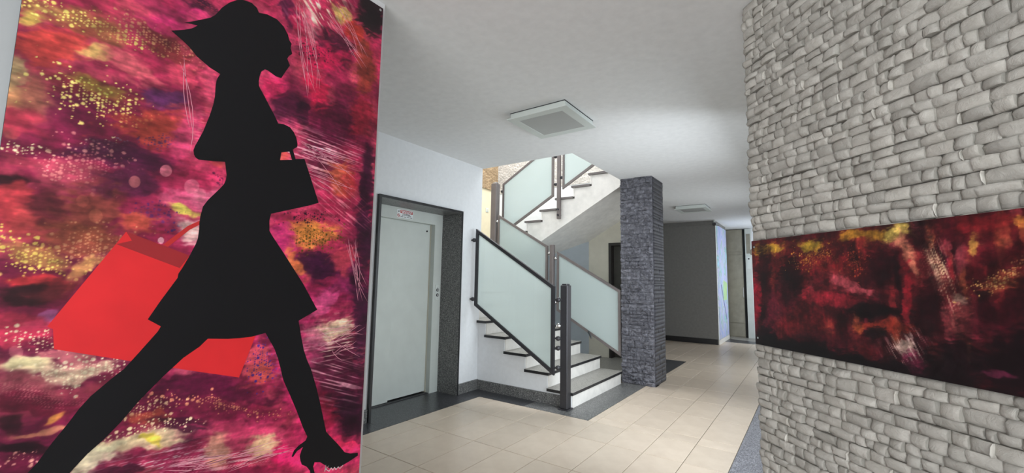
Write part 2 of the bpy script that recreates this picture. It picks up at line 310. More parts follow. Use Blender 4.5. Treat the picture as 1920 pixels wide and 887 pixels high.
SCRATCHES=[((0.914,1.773),(1.166,1.724),0.04),((0.916,1.890),(1.111,1.713),0.02),((0.916,1.876),(1.104,1.834),0.01),((0.904,1.889),(1.064,1.819),0.07),((0.912,1.867),(1.157,1.866),0.02),((0.890,1.887),(1.170,1.857),-0.05),((0.927,1.755),(1.084,1.705),0.01),((0.910,1.859),(1.188,1.773),0.07),((0.918,1.846),(1.086,1.844),-0.06),((0.892,1.839),(1.123,1.882),0.03),((0.900,1.840),(1.164,1.806),-0.03),((0.909,1.778),(1.048,1.696),-0.08),((0.919,1.758),(1.040,1.726),-0.02),((0.905,1.890),(1.037,1.829),0.07),((0.901,1.768),(1.189,1.728),-0.02),((0.903,1.806),(1.153,1.871),0.04),((1.112,0.993),(1.167,0.940),-0.07),((1.063,1.038),(1.271,1.046),0.07),((1.080,1.084),(1.192,1.084),-0.07),((1.045,1.028),(1.280,1.080),-0.07),((1.128,1.044),(1.204,1.072),0.02),((1.110,1.059),(1.203,1.107),0.07),((1.031,1.060),(1.258,1.088),0.04),((1.125,1.029),(1.251,1.094),-0.01),((1.046,1.003),(1.192,1.031),0.08),((1.119,0.973),(1.213,1.022),0.04),((1.073,1.088),(1.202,1.089),-0.02),((1.133,0.974),(1.235,1.018),-0.03),((1.034,1.094),(1.260,0.943),-0.02),((1.110,1.007),(1.246,0.984),0.04),((0.652,0.648),(0.879,0.648),0.04),((0.728,0.644),(0.974,0.607),0.01),((0.575,0.681),(0.876,0.635),-0.01),((0.761,0.615),(0.951,0.639),0.02),((0.742,0.612),(0.891,0.617),0.06),((0.730,0.608),(0.975,0.618),0.00),((0.609,0.656),(0.972,0.622),0.03),((0.737,0.619),(0.866,0.629),0.01),((0.722,0.639),(0.928,0.611),0.02),((0.734,0.656),(0.863,0.657),0.02),((0.620,0.660),(0.925,0.671),-0.00),((0.619,0.691),(0.858,0.668),-0.05),((0.856,2.495),(0.951,2.138),0.02),((0.875,2.496),(0.982,2.189),-0.02),((0.861,2.480),(0.927,2.086),-0.02),((0.851,2.464),(0.924,2.112),-0.03),((0.877,2.462),(0.978,2.146),0.05),((0.878,2.491),(0.928,2.108),0.01),((0.894,2.471),(0.962,2.146),0.06),((0.848,2.487),(0.960,2.119),-0.06),((0.484,2.052),(0.518,1.824),-0.04),((0.472,2.044),(0.526,1.735),0.07),((0.481,2.071),(0.527,1.815),-0.01),((0.988,2.472),(1.182,2.388),-0.00),((0.966,2.497),(1.177,2.385),0.05),((1.034,2.600),(1.187,2.393),0.07),((1.031,2.573),(1.155,2.397),0.08),((0.983,2.508),(1.184,2.330),0.02),((1.026,2.584),(1.214,2.401),0.01),((0.986,2.542),(1.188,2.362),-0.02),((1.030,2.536),(1.129,2.370),-0.01),((1.050,2.516),(1.186,2.435),0.04),((0.997,2.519),(1.211,2.344),-0.00),((1.202,1.496),(1.257,1.204),-0.05),((1.152,1.469),(1.233,1.206),0.03),((1.161,1.497),(1.286,1.197),-0.06),((1.166,1.484),(1.261,1.256),-0.06),((1.176,1.472),(1.229,1.267),0.05),((1.193,1.481),(1.229,1.218),0.08),((1.211,1.480),(1.232,1.206),-0.04),((1.181,1.465),(1.276,1.276),-0.03),((0.610,0.670),(0.709,0.664),-0.05),((0.583,0.683),(0.658,0.682),-0.07),((0.535,0.681),(0.724,0.643),-0.06),((0.567,0.679),(0.708,0.662),0.07),((0.561,0.689),(0.717,0.671),0.02),((0.575,0.656),(0.704,0.658),-0.04),((0.577,0.677),(0.724,0.656),-0.06),((0.550,0.683),(0.722,0.669),0.03)]
PANEL_STROKES=[
(0.194,1.394,0.225,-0.007,-0.009,-0.141,120,24,32,'soft',0.6),
(0.137,1.478,0.081,0.003,0.003,-0.024,205,165,56,'soft',0.9),
(0.364,1.475,0.059,0.002,0.002,-0.024,200,165,56,'soft',0.9),
(0.546,1.499,0.051,0.002,0.001,-0.019,205,150,50,'soft',0.8),
(0.622,1.491,0.046,-0.005,-0.001,-0.018,190,140,44,'soft',0.8),
(0.692,1.491,0.036,-0.004,-0.002,-0.025,216,188,94,'soft',0.95),
(0.719,1.421,0.020,-0.057,-0.012,-0.005,212,132,102,'soft',0.9),
(0.104,1.347,0.045,-0.000,-0.009,-0.147,40,10,18,'soft',0.9),
(0.043,1.234,0.031,0.002,-0.007,-0.115,172,25,52,'soft',0.95),
(0.134,1.155,0.043,-0.002,-0.035,-0.121,110,25,50,'soft',0.8),
(0.248,1.324,0.055,0.000,-0.007,-0.104,28,8,14,'soft',0.95),
(0.386,1.426,0.071,-0.004,-0.002,-0.034,190,130,56,'speck',1),
(0.442,1.386,0.088,-0.003,-0.003,-0.041,120,30,35,'soft',0.7),
(0.513,1.316,0.080,-0.030,-0.009,-0.018,192,82,92,'soft',0.9),
(0.539,1.403,0.028,-0.001,-0.003,-0.039,190,80,50,'speck',0.8),
(0.445,1.260,0.139,-0.011,-0.006,-0.028,152,35,50,'soft',0.9),
(0.604,1.231,0.115,0.002,-0.002,-0.018,20,8,12,'soft',0.98),
(0.633,1.381,0.045,-0.001,-0.004,-0.062,40,10,18,'soft',0.9),
(0.709,1.276,0.013,0.001,-0.007,-0.095,156,32,46,'soft',0.95),
(0.627,1.179,0.091,0.002,-0.003,-0.018,150,50,36,'soft',0.9),
(0.538,1.151,0.020,0.002,-0.002,-0.023,176,86,48,'soft',0.9),
(0.598,1.153,0.036,0.004,-0.002,-0.025,18,8,12,'soft',0.9),
(0.291,1.148,0.153,0.016,-0.002,-0.035,110,26,34,'soft',0.7),
(0.388,1.097,0.137,0.019,-0.003,-0.041,60,14,26,'soft',0.8),
(0.698,1.123,0.025,0.004,-0.002,-0.024,230,196,176,'soft',0.95),
(0.713,1.076,0.027,0.015,0.011,-0.038,150,42,82,'soft',0.85),
(0.697,1.115,0.020,-0.040,-0.044,-0.032,240,200,190,'streak',0.8),
(0.795,1.389,0.022,-0.068,-0.021,-0.010,205,175,136,'streak',1),
(0.794,1.376,0.019,-0.059,-0.019,-0.009,150,110,90,'soft',0.5),
(0.846,1.221,0.011,-0.047,-0.033,-0.017,150,66,66,'soft',0.9),
(0.851,1.277,0.020,0.001,-0.001,-0.012,212,162,142,'soft',0.9),
(0.816,1.343,0.021,-0.088,-0.027,-0.011,220,180,150,'streak',0.7),
(0.753,1.461,0.036,-0.003,-0.004,-0.050,30,10,16,'soft',0.7),
(0.950,1.335,0.048,0.022,0.004,-0.019,162,74,52,'soft',0.85),
(0.950,1.343,0.051,0.029,0.004,-0.013,230,180,110,'speck',0.8),
(0.928,1.489,0.067,-0.009,-0.002,-0.029,112,25,30,'soft',0.8),
(0.998,1.480,0.014,-0.002,-0.002,-0.019,190,120,56,'soft',0.9),
(0.899,1.417,0.024,-0.002,-0.003,-0.045,100,26,36,'soft',0.7),
(0.955,1.399,0.043,-0.002,-0.002,-0.028,60,14,22,'soft',0.8),
(0.896,1.433,0.009,-0.003,-0.006,-0.029,210,165,75,'soft',0.7),
(0.767,1.246,0.034,0.002,-0.006,-0.081,30,8,14,'soft',0.9),
(0.919,1.227,0.066,0.006,-0.005,-0.057,50,10,20,'soft',0.8),
(0.284,1.039,0.286,0.001,-0.013,-0.045,12,8,12,'soft',0.98),
(0.590,1.035,0.199,0.002,-0.009,-0.033,12,8,12,'soft',0.95),
(0.823,1.082,0.074,-0.002,-0.018,-0.078,14,8,12,'soft',0.9),
(0.953,1.107,0.069,-0.004,-0.019,-0.084,12,8,12,'soft',0.95),
(0.918,1.080,0.029,0.006,-0.001,-0.008,110,36,66,'soft',0.7),
(0.096,1.056,0.064,0.009,-0.004,-0.063,12,8,12,'soft',0.9),
(0.186,1.253,0.088,0.004,-0.004,-0.070,90,20,36,'soft',0.6)]

# ------------------------------------------------------------------ materials
def lin(c):
    return tuple(((v / 255) / 12.92 if v / 255 <= 0.04045 else ((v / 255 + 0.055) / 1.055) ** 2.4) for v in c[:3])

class NT:
    def __init__(s, name):
        s.m = bpy.data.materials.new(name); s.m.use_nodes = True
        s.t = s.m.node_tree; s.n = s.t.nodes
        s.b = s.n['Principled BSDF']
    def add(s, typ, **kw):
        n = s.n.new(typ)
        for k, v in kw.items(): setattr(n, k, v)
        return n
    def link(s, a, b): s.t.links.new(a, b)
    def coord(s, kind='Object', scale=(1, 1, 1)):
        tc = s.add('ShaderNodeTexCoord'); mp = s.add('ShaderNodeMapping')
        mp.inputs['Scale'].default_value = scale
        s.link(tc.outputs[kind], mp.inputs['Vector'])
        return mp.outputs['Vector']
    def noise(s, vec, scale, detail=4, rough=0.55, dist=0.0):
        n = s.add('ShaderNodeTexNoise')
        n.inputs['Scale'].default_value = scale; n.inputs['Detail'].default_value = detail
        n.inputs['Roughness'].default_value = rough; n.inputs['Distortion'].default_value = dist
        if vec is not None: s.link(vec, n.inputs['Vector'])
        return n.outputs['Fac']
    def ramp(s, fac, stops):
        r = s.add('ShaderNodeValToRGB')
        e = r.color_ramp.elements
        while len(e) < len(stops): e.new(0.5)
        for i, (p, c) in enumerate(stops):
            e[i].position = p; e[i].color = (*lin(c), 1)
        s.link(fac, r.inputs['Fac'])
        return r.outputs['Color']
    def bump(s, h, strength, dist=0.01):
        b = s.add('ShaderNodeBump')
        b.inputs['Strength'].default_value = strength; b.inputs['Distance'].default_value = dist
        s.link(h, b.inputs['Height']); s.link(b.outputs['Normal'], s.b.inputs['Normal'])
    def hsv(s, color, val, base=1.0, amount=0.2):
        # brighten or darken a colour by a 0..1 value
        h = s.add('ShaderNodeHueSaturation')
        mr = s.add('ShaderNodeMapRange')
        mr.clamp = False; mr.inputs['To Min'].default_value = base - amount; mr.inputs['To Max'].default_value = base + amount
        s.link(val, mr.inputs['Value']); s.link(mr.outputs['Result'], h.inputs['Value'])
        s.link(color, h.inputs['Color'])
        return h.outputs['Color']
    def set(s, **kw):
        for k, v in kw.items():
            s.b.inputs[k.replace('_', ' ')].default_value = v
        return s

def plain(name, c, rough=0.5, metal=0.0, bump=0.0, bscale=60, var=0.06, spec=0.5):
    t = NT(name)
    v = t.coord()
    n = t.noise(v, bscale * 0.1, 3)
    c2 = tuple(min(255, x * (1 + var)) for x in c); c1 = tuple(x * (1 - var) for x in c)
    t.link(t.ramp(n, [(0.3, c1), (0.7, c2)]), t.b.inputs['Base Color'])
    t.set(Roughness=rough, Metallic=metal)
    t.b.inputs['Specular IOR Level'].default_value = spec
    if bump: t.bump(t.noise(v, bscale, 5), bump, 0.004)
    return t.m

def granite(name, cols, rough=0.3, scale=170):
    t = NT(name)
    v = t.coord()
    vo = t.add('ShaderNodeTexVoronoi'); vo.inputs['Scale'].default_value = scale
    t.link(v, vo.inputs['Vector'])
    sep = t.add('ShaderNodeSeparateColor'); t.link(vo.outputs['Color'], sep.inputs['Color'])
    t.link(t.ramp(sep.outputs['Red'], [(0.0, cols[0]), (0.45, cols[1]), (0.8, cols[2]), (1.0, cols[3])]), t.b.inputs['Base Color'])
    t.set(Roughness=rough)
    return t.m

M = {}
M['paint'] = plain('wall_paint', (224, 226, 228), 0.75, bump=0.05, bscale=220, var=0.012, spec=0.25)
M['ceiling_paint'] = plain('ceiling_paint', (229, 230, 230), 0.8, bump=0.04, bscale=160, var=0.015, spec=0.2)
M['warm_paint'] = plain('warm_wall_paint', (222, 210, 180), 0.8, var=0.02, spec=0.2)
M['stone_paint'] = plain('stone_white_paint', (212, 207, 192), 0.8, var=0.02, spec=0.2)
M['wall_grey'] = plain('mid_grey_wall_paint', (176, 180, 182), 0.7, var=0.015, spec=0.25)
M['grey_paint'] = plain('grey_wall_paint', (128, 127, 124), 0.8, bump=0.1, bscale=200, var=0.03, spec=0.2)
M['cool_grey_paint'] = plain('cool_grey_paint', (168, 175, 180), 0.8, var=0.02, spec=0.2)
M['dark_granite'] = granite('dark_granite', [(24, 24, 27), (46, 46, 50), (74, 74, 78), (104, 104, 108)], 0.32, 210)
M['mid_granite'] = granite('mid_granite', [(52, 52, 54), (92, 92, 92), (120, 120, 118), (158, 158, 154)], 0.35, 190)
M['grey_granite'] = granite('grey_granite', [(66, 66, 70), (112, 112, 118), (142, 142, 148), (176, 176, 180)], 0.35, 190)
M['light_granite'] = granite('light_granite', [(98, 96, 90), (146, 143, 136), (166, 163, 156), (192, 190, 184)], 0.4, 260)
M['black_edge'] = plain('black_polished_edge', (34, 34, 36), 0.35)
M['grey_edge'] = plain('grey_stone_edge', (104, 98, 96), 0.45)
M['marble'] = plain('white_marble', (226, 222, 216), 0.4, bscale=90, var=0.035)
M['steel'] = plain('graphite_metal', (58, 57, 60), 0.38, 0.35, var=0.03)
M['steel_light'] = plain('warm_grey_metal', (116, 108, 106), 0.42, 0.35, var=0.03)
M['chrome'] = plain('chrome', (200, 200, 200), 0.2, 1.0)
M['lift_enamel'] = plain('lift_enamel', (196, 201, 196), 0.42, var=0.015)
M['lift_enamel_warm'] = plain('lift_enamel_warm', (204, 200, 184), 0.45, var=0.015)
M['fixture_white'] = plain('fixture_white', (206, 212, 208), 0.5, var=0.01)
M['diffuser'] = plain('diffuser_plastic', (172, 174, 172), 0.4, var=0.01)
M['black'] = plain('black_ink', (20, 20, 23), 0.5, var=0.03, spec=0.25)
M['bag_red'] = plain('red_ink', (226, 40, 46), 0.45, var=0.03)
M['bag_dark'] = plain('dark_red_ink', (160, 38, 44), 0.42, var=0.03)
M['bag_line'] = plain('bright_red_ink', (196, 44, 46), 0.42, var=0.02)
M['pale_pink_ink'] = plain('pale_pink_ink', (226, 150, 168), 0.5)
M['white_ink'] = plain('white_ink', (224, 214, 216), 0.5)
M['sign_white'] = plain('sign_white', (226, 230, 230), 0.5)
M['sign_red'] = plain('sign_red', (176, 32, 34), 0.5)
M['sign_black'] = plain('sign_black', (40, 36, 40), 0.5)
M['rubber'] = plain('dark_button', (60, 60, 60), 0.4)
M['dark_door'] = plain('dark_door_frame', (40, 37, 34), 0.5)
M['door_grey'] = plain('grey_door_leaf', (58, 56, 50), 0.5)
M['void'] = plain('dark_doorway', (26, 25, 24), 0.7)
M['brushed'] = plain('brushed_metal', (140, 136, 122), 0.42, 0.45, var=0.06)
M['grout'] = plain('grout', (86, 76, 66), 0.9)
M['mortar'] = plain('stone_backing', (150, 147, 140), 0.95)
M['slate_back'] = plain('slate_backing', (36, 36, 40), 0.95)

def mat_tile():
    t = NT('beige_floor_tile')
    oi = t.add('ShaderNodeObjectInfo')
    v = t.coord('Object')
    n = t.noise(v, 7, 5, 0.6)
    base = t.ramp(n, [(0.25, (194, 178, 160)), (0.75, (208, 193, 175))])
    t.link(t.hsv(base, oi.outputs['Random'], 1.0, 0.05), t.b.inputs['Base Color'])
    r = t.add('ShaderNodeMapRange'); r.inputs['To Min'].default_value = 0.26; r.inputs['To Max'].default_value = 0.42
    t.link(t.noise(v, 5, 3), r.inputs['Value']); t.link(r.outputs['Result'], t.b.inputs['Roughness'])
    t.bump(t.noise(v, 90, 3), 0.04, 0.002)
    return t.m
M['tile'] = mat_tile()

def mat_stone(name, cols, scale, rough, bump, attr=True):
    t = NT(name)
    tc = t.add('ShaderNodeTexCoord')
    oi = t.add('ShaderNodeObjectInfo')
    geo = t.add('ShaderNodeNewGeometry')
    n = t.noise(geo.outputs['Position'], scale, 6, 0.62, 0.4)
    base = t.ramp(n, cols)
    # tone per stone, stored on the mesh (joined stones) as a colour attribute
    at = t.add('ShaderNodeAttribute'); at.attribute_name = 'tone'
    c = t.hsv(base, at.outputs['Fac'], 1.0, 0.14)
    t.link(c, t.b.inputs['Base Color'])
    t.set(Roughness=rough)
    t.b.inputs['Specular IOR Level'].default_value = 0.35
    n2 = t.noise(geo.outputs['Position'], scale * 2.2, 9, 0.7, 0.8)
    t.bump(n2, bump, 0.02)
    return t.m
M['quartz'] = mat_stone('white_quartzite', [(0.2, (156, 153, 145)), (0.5, (174, 171, 164)), (0.8, (198, 196, 189))], 14, 0.5, 0.5)
M['slate'] = mat_stone('grey_slate', [(0.2, (62, 62, 68)), (0.5, (98, 98, 105)), (0.8, (150, 150, 158))], 26, 0.45, 0.8)
M['slate_side'] = mat_stone('smooth_shaded_slate', [(0.2, (42, 42, 47)), (0.5, (56, 56, 62)), (0.8, (72, 72, 80))], 18, 0.45, 0.25)  # smoother slate; the side's shade is put into its darker tone

def mat_far_stone(name, c1, c2, c3):
    t = NT(name)
    v = t.coord('Object')
    br = t.add('ShaderNodeTexBrick')
    br.inputs['Scale'].default_value = 9.0; br.inputs['Mortar Size'].default_value = 0.012
    br.inputs['Brick Width'].default_value = 0.8; br.inputs['Row Height'].default_value = 0.3
    br.inputs['Color1'].default_value = (*lin(c1), 1); br.inputs['Color2'].default_value = (*lin(c2), 1)
    br.inputs['Mortar'].default_value = (*lin(c3), 1)
    mp = t.add('ShaderNodeMapping')
    tc = t.add('ShaderNodeTexCoord'); t.link(tc.outputs['UV'], br.inputs['Vector'])
    n = t.noise(v, 25, 4)
    t.link(t.hsv(br.outputs['Color'], n, 1.0, 0.3), t.b.inputs['Base Color'])
    t.set(Roughness=0.8)
    b = t.add('ShaderNodeMath', operation='ADD'); t.link(br.outputs['Fac'], b.inputs[0]); t.link(n, b.inputs[1])
    t.bump(n, 0.8, 0.03)
    return t.m
M['far_stone'] = mat_far_stone('daylit_split_face_cladding', (212, 206, 198), (186, 180, 172), (130, 126, 124))  # stair cladding whitened, daylight on the back wall put into its colour
M['warm_lit_stone'] = mat_far_stone('warm_lit_split_face_cladding', (176, 150, 116), (142, 118, 88), (84, 68, 52))  # same cladding browned, warm light at the landing painted into its colour

def mat_glass():
    t = NT('frosted_glass')
    nt = t.t; out = t.n['Material Output']
    tr = t.add('ShaderNodeBsdfTranslucent'); tr.inputs['Color'].default_value = (0.90, 0.97, 0.965, 1)
    tp = t.add('ShaderNodeBsdfTransparent'); tp.inputs['Color'].default_value = (0.80, 0.93, 0.89, 1)
    df = t.b
    t.set(Roughness=0.3); df.inputs['Base Color'].default_value = (0.60, 0.74, 0.72, 1)
    m1 = t.add('ShaderNodeMixShader'); m1.inputs[0].default_value = 0.36
    m2 = t.add('ShaderNodeMixShader'); m2.inputs[0].default_value = 0.06
    t.link(tr.outputs[0], m1.inputs[1]); t.link(df.outputs[0], m1.inputs[2])
    t.link(m1.outputs[0], m2.inputs[1]); t.link(tp.outputs[0], m2.inputs[2])
    t.link(m2.outputs[0], out.inputs['Surface'])
    # faint body tint varies through the sheet
    v = t.coord('Object')
    t.link(t.ramp(t.noise(v, 1.2, 2), [(0.3, (218, 232, 229)), (0.7, (226, 238, 236))]), df.inputs['Base Color'])
    return t.m
M['glass'] = mat_glass()

def mat_print(name, rough=0.38):
    t = NT(name)
    at = t.add('ShaderNodeAttribute'); at.attribute_name = 'ink'
    v = t.coord('Object')
    n = t.noise(v, 160, 3)
    t.link(t.hsv(at.outputs['Color'], n, 1.0, 0.06), t.b.inputs['Base Color'])
    t.set(Roughness=rough)
    t.b.inputs['Specular IOR Level'].default_value = 0.4
    return t.m
M['print'] = mat_print('printed_panel')

def mat_banner():
    t = NT('blue_violet_print')
    v = t.coord('Object', (1, 2.2, 0.9))
    n = t.noise(v, 2.6, 5, 0.6, 1.2)
    t.link(t.ramp(n, [(0.25, (110, 150, 205)), (0.40, (160, 178, 222)), (0.50, (196, 192, 226)), (0.56, (150, 180, 165)), (0.64, (150, 205, 228)), (0.8, (226, 230, 244))]), t.b.inputs['Base Color'])
    t.set(Roughness=0.5)
    return t.m
M['banner'] = mat_banner()

# ------------------------------------------------------------------ helpers
def tag(o, label=None, category=None, group=None, kind=None):
    if label: o['label'] = label
    if category: o['category'] = category
    if group: o['group'] = group
    if kind: o['kind'] = kind
    return o

def link_mesh(name, me, mat=None, parent=None, loc=None):
    o = bpy.data.objects.new(name, me)
    if mat is not None:
        mats = mat if isinstance(mat, (list, tuple)) else [mat]
        if not me.materials:
            for m in mats: me.materials.append(m)
    col.objects.link(o)
    if loc is not None: o.location = loc
    if parent is not None: o.parent = parent
    return o

def empty(name, loc, label, category, group=None):
    o = bpy.data.objects.new(name, None); o.empty_display_size = 0.1
    o.location = loc; col.objects.link(o)
    return tag(o, label, category, group)

class MB:
    """collects shapes in world space; build() links them as one mesh"""
    def __init__(s): s.v = []; s.f = []; s.mi = []; s.sm = []
    def quad(s, pts, mi=0):
        k = len(s.v); s.v += [tuple(p) for p in pts]; s.f.append(tuple(range(k, k + len(pts)))); s.mi.append(mi); return s
    def hexa(s, c, mi=0, top_mi=None):
        k = len(s.v); s.v += [tuple(p) for p in c]
        for i, q in enumerate([(0, 3, 2, 1), (4, 5, 6, 7), (0, 1, 5, 4), (1, 2, 6, 5), (2, 3, 7, 6), (3, 0, 4, 7)]):
            s.f.append(tuple(k + j for j in q)); s.mi.append(top_mi if (i == 1 and top_mi is not None) else mi)
        return s
    def box(s, x0, x1, y0, y1, z0, z1, mi=0, top_mi=None):
        return s.hexa([(x0, y0, z0), (x1, y0, z0), (x1, y1, z0), (x0, y1, z0), (x0, y0, z1), (x1, y0, z1), (x1, y1, z1), (x0, y1, z1)], mi, top_mi)
    def chamfer_box(s, x0, x1, y0, y1, z0, z1, c=0.004, mi=0):
        # box with every edge chamfered, as stacked octagon-like rings
        def ring(z, a):
            return [(x0 + a + c, y0 + a, z), (x1 - a - c, y0 + a, z), (x1 - a, y0 + a + c, z), (x1 - a, y1 - a - c, z), (x1 - a - c, y1 - a, z), (x0 + a + c, y1 - a, z), (x0 + a, y1 - a - c, z), (x0 + a, y0 + a + c, z)]
        rings = [ring(z0, c), ring(z0 + c, 0), ring(z1 - c, 0), ring(z1, c)]
        k = len(s.v)
        for r in rings: s.v += r
        for i in range(3):
            for j in range(8):
                a, b = k + i * 8 + j, k + i * 8 + (j + 1) % 8
                s.f.append((a, b, b + 8, a + 8)); s.mi.append(mi)
        s.f.append(tuple(k + 7 - j for j in range(8))); s.mi.append(mi)
        s.f.append(tuple(k + 24 + j for j in range(8))); s.mi.append(mi)
        return s
    def prism(s, poly, axis, a0, a1, mi=0):
        """extrude a 2-D polygon along an axis ('x': poly is (y,z); 'y': (x,z); 'z': (x,y))"""
        def P(p, a): return {'x': (a, p[0], p[1]), 'y': (p[0], a, p[1]), 'z': (p[0], p[1], a)}[axis]
        tris = tessellate_polygon([[Vector((p[0], p[1], 0)) for p in poly]])
        n = len(poly); k = len(s.v)
        s.v += [P(p, a0) for p in poly] + [P(p, a1) for p in poly]
        for t in tris:
            s.f.append((k + t[0], k + t[1], k + t[2])); s.mi.append(mi)
            s.f.append((k + n + t[2], k + n + t[1], k + n + t[0])); s.mi.append(mi)
        for i in range(n):
            j = (i + 1) % n
            s.f.append((k + i, k + j, k + n + j, k + n + i)); s.mi.append(mi)
        return s
    def bar(s, p, q, w, h, side, mi=0):
        """rectangular bar from p to q; side = unit vector of its width w, the third axis takes h"""
        p, q, side = Vector(p), Vector(q), Vector(side).normalized()
        d = (q - p).normalized(); up = d.cross(side).normalized()
        c = []
        for e in (p, q):
            for a, b in ((-1, -1), (1, -1), (1, 1), (-1, 1)):
                c.append(e + side * (a * w / 2) + up * (b * h / 2))
        return s.hexa(c, mi)
    def cyl(s, p, q, r, n=14, mi=0):
        p, q = Vector(p), Vector(q); d = (q - p).normalized()
        a = d.orthogonal().normalized(); b = d.cross(a)
        k = len(s.v)
        for e in (p, q):
            for i in range(n):
                t = 2 * math.pi * i / n
                s.v.append(tuple(e + a * (r * math.cos(t)) + b * (r * math.sin(t))))
        for i in range(n):
            j = (i + 1) % n
            s.f.append((k + i, k + j, k + n + j, k + n + i)); s.mi.append(mi)
        s.f.append(tuple(k + n - 1 - i for i in range(n))); s.mi.append(mi)
        s.f.append(tuple(k + n + i for i in range(n))); s.mi.append(mi)
        return s
    def ball(s, c, r, mi=0, nu=12, nv=8):
        k = len(s.v); c = Vector(c)
        for i in range(nv + 1):
            ph = math.pi * i / nv
            for j in range(nu):
                th = 2 * math.pi * j / nu
                s.v.append((c.x + r * math.sin(ph) * math.cos(th), c.y + r * math.sin(ph) * math.sin(th), c.z + r * math.cos(ph)))
        for i in range(nv):
            for j in range(nu):
                a = k + i * nu + j; b = k + i * nu + (j + 1) % nu
                s.f.append((a, a + nu, b + nu, b)); s.mi.append(mi)
        return s
    def build(s, name, mat, parent=None, smooth=False, fix=True):
        # geometry is given in world space; a child is stored relative to its parent's location
        off = Vector((0, 0, 0))
        p = parent
        while p is not None:
            off += p.location; p = p.parent
        vs = s.v
        c = Vector((0, 0, 0))
        if vs:
            c = Vector(tuple((min(v[i] for v in vs) + max(v[i] for v in vs)) / 2 for i in range(3)))
        me = bpy.data.meshes.new(name)
        me.from_pydata([(v[0] - c.x, v[1] - c.y, v[2] - c.z) for v in vs], [], s.f)
        mats = mat if isinstance(mat, (list, tuple)) else [mat]
        for m in mats: me.materials.append(m)
        me.polygons.foreach_set('material_index', s.mi)
        if fix:
            bm = bmesh.new(); bm.from_mesh(me)
            bmesh.ops.remove_doubles(bm, verts=bm.verts, dist=1e-6)
            bmesh.ops.recalc_face_normals(bm, faces=bm.faces)
            bm.to_mesh(me); bm.free()
        if smooth: me.polygons.foreach_set('use_smooth', [True] * len(me.polygons))
        me.update()
        o = bpy.data.objects.new(name, me); col.objects.link(o)
        o.location = c - off
        if parent is not None: o.parent = parent
        return o

def struct(mb, name, mat, label, parent=None, **k):
    o = mb.build(name, mat, parent, **k)
    if parent is None: tag(o, label, name.split('_')[0], kind='structure')
    return o

# ------------------------------------------------------------------ the shell of the hall
CZ = 2.743            # ceiling height
FZ = 3.125            # first-floor level
LX, LY = -3.40, 4.13  # lift wall face, and the corner where the stair opens
BX, BY = -5.55, 7.27  # landing wall, back wall of the stairwell
OX = -2.13            # right edge of the stair opening in the ceiling
PX = -1.77            # wall that carries the big poster
P0 = Vector((-0.235, 2.376, 0)); SD = Vector((0.70711, -0.70711, 0)); SN = Vector((-0.70711, -0.70711, 0))

# ceiling: slab with the stair opening left out
c = MB()
c.box(-6.0, 2.6, -3.2, 4.15, CZ, FZ)
c.box(OX, 2.6, 4.15, 12.6, CZ, FZ)
c.box(-6.0, OX, BY, 12.6, CZ, FZ)
struct(c, 'ceiling', M['ceiling_paint'], 'white painted plaster ceiling with the stair opening cut in it')

# wall with the poster (solid block beside the lift recess)
struct(MB().box(LX, PX, 0.14, 1.31, 0, CZ), 'wall_left', M['paint'], 'white wall behind the large walking woman poster')
struct(MB().box(LX, PX, -3.2, 0.138, 0, CZ), 'wall_left_end', M['wall_grey'], 'grey wall at the left edge of the poster')
# lift wall with its opening
LO0, LO1, LOZ = 2.57, 3.73, 2.10
c = MB()
c.box(-3.95, LX, 1.31, LO0 - 0.025, 0, CZ)
c.box(-3.95, LX, LO1 + 0.02, LY, 0, CZ)
c.box(-3.95, LX, LO0 - 0.025, LO1 + 0.02, LOZ + 0.025, CZ)
struct(c, 'wall_lift', M['paint'], 'pale grey wall around the lift door')
# wall filling under the lower flight: stepped outline
R_, T_, X1 = 0.1645, 0.293, -2.105
poly = [(X1 - 0.01, 0.0)]
for k in range(1, 11):
    poly.append((X1 - 0.01 - T_ * (k - 1), R_ * k - 0.032)); poly.append((X1 - 0.01 - T_ * k, R_ * k - 0.032))
poly.append((X1 - 0.01 - T_ * 10, 0.0))
struct(MB().prism(poly, 'y', LY - 0.01, LY + 0.10), 'wall_stair', M['paint'], 'pale wall under the open side of the lower stair flight')
# hall side of the wall above the lift, seen only from the stairwell
struct(MB().box(-6.0, -3.95, 3.95, LY, 0, 5.9), 'wall_stairwell', M['paint'], 'stairwell wall beyond the lift corner')
c = MB(); c.box(-3.95, 1.2, 3.95, 4.15, FZ, 5.9)
struct(c, 'wall_upper', M['paint'], 'front wall of the upper stairwell')
# landing wall: cream below, split-face cladding above
struct(MB().box(BX - 0.15, BX, LY, BY + 0.2, 0, 3.24), 'wall_landing', M['warm_paint'], 'cream plaster wall at the half landing')
def clad(name, pts, mat, label):
    me = bpy.data.meshes.new(name)
    me.from_pydata(pts, [], [(0, 1, 2, 3), (7, 6, 5, 4), (0, 4, 5, 1), (1, 5, 6, 2), (2, 6, 7, 3), (3, 7, 4, 0)])
    me.materials.append(mat)
    uv = me.uv_layers.new(name='UVMap')
    a = Vector(pts[0]); e = (Vector(pts[1]) - a)
    ln = e.length; e.normalize()
    for p in me.polygons:
        for li in p.loop_indices:
            v = Vector(me.vertices[me.loops[li].vertex_index].co)
            uv.data[li].uv = ((v - a).dot(e), v.z)
    o = bpy.data.objects.new(name, me); col.objects.link(o)
    return tag(o, label, 'wall', kind='structure')
def slab_pts(p, q, z0, z1, th):
    p, q = Vector(p), Vector(q); n = Vector((q.y - p.y, p.x - q.x, 0)).normalized() * th
    f = [(p.x, p.y, z0), (q.x, q.y, z0), (q.x, q.y, z1), (p.x, p.y, z1)]
    return f + [(x - n.x, y - n.y, z) for x, y, z in f]
clad('wall_cladding_landing', slab_pts((BX + 0.03, LY, 0), (BX + 0.03, BY, 0), 3.24, 5.9, 0.2), M['warm_lit_stone'], 'split-face stone cladding above the half landing, coloured as if warmly lit')
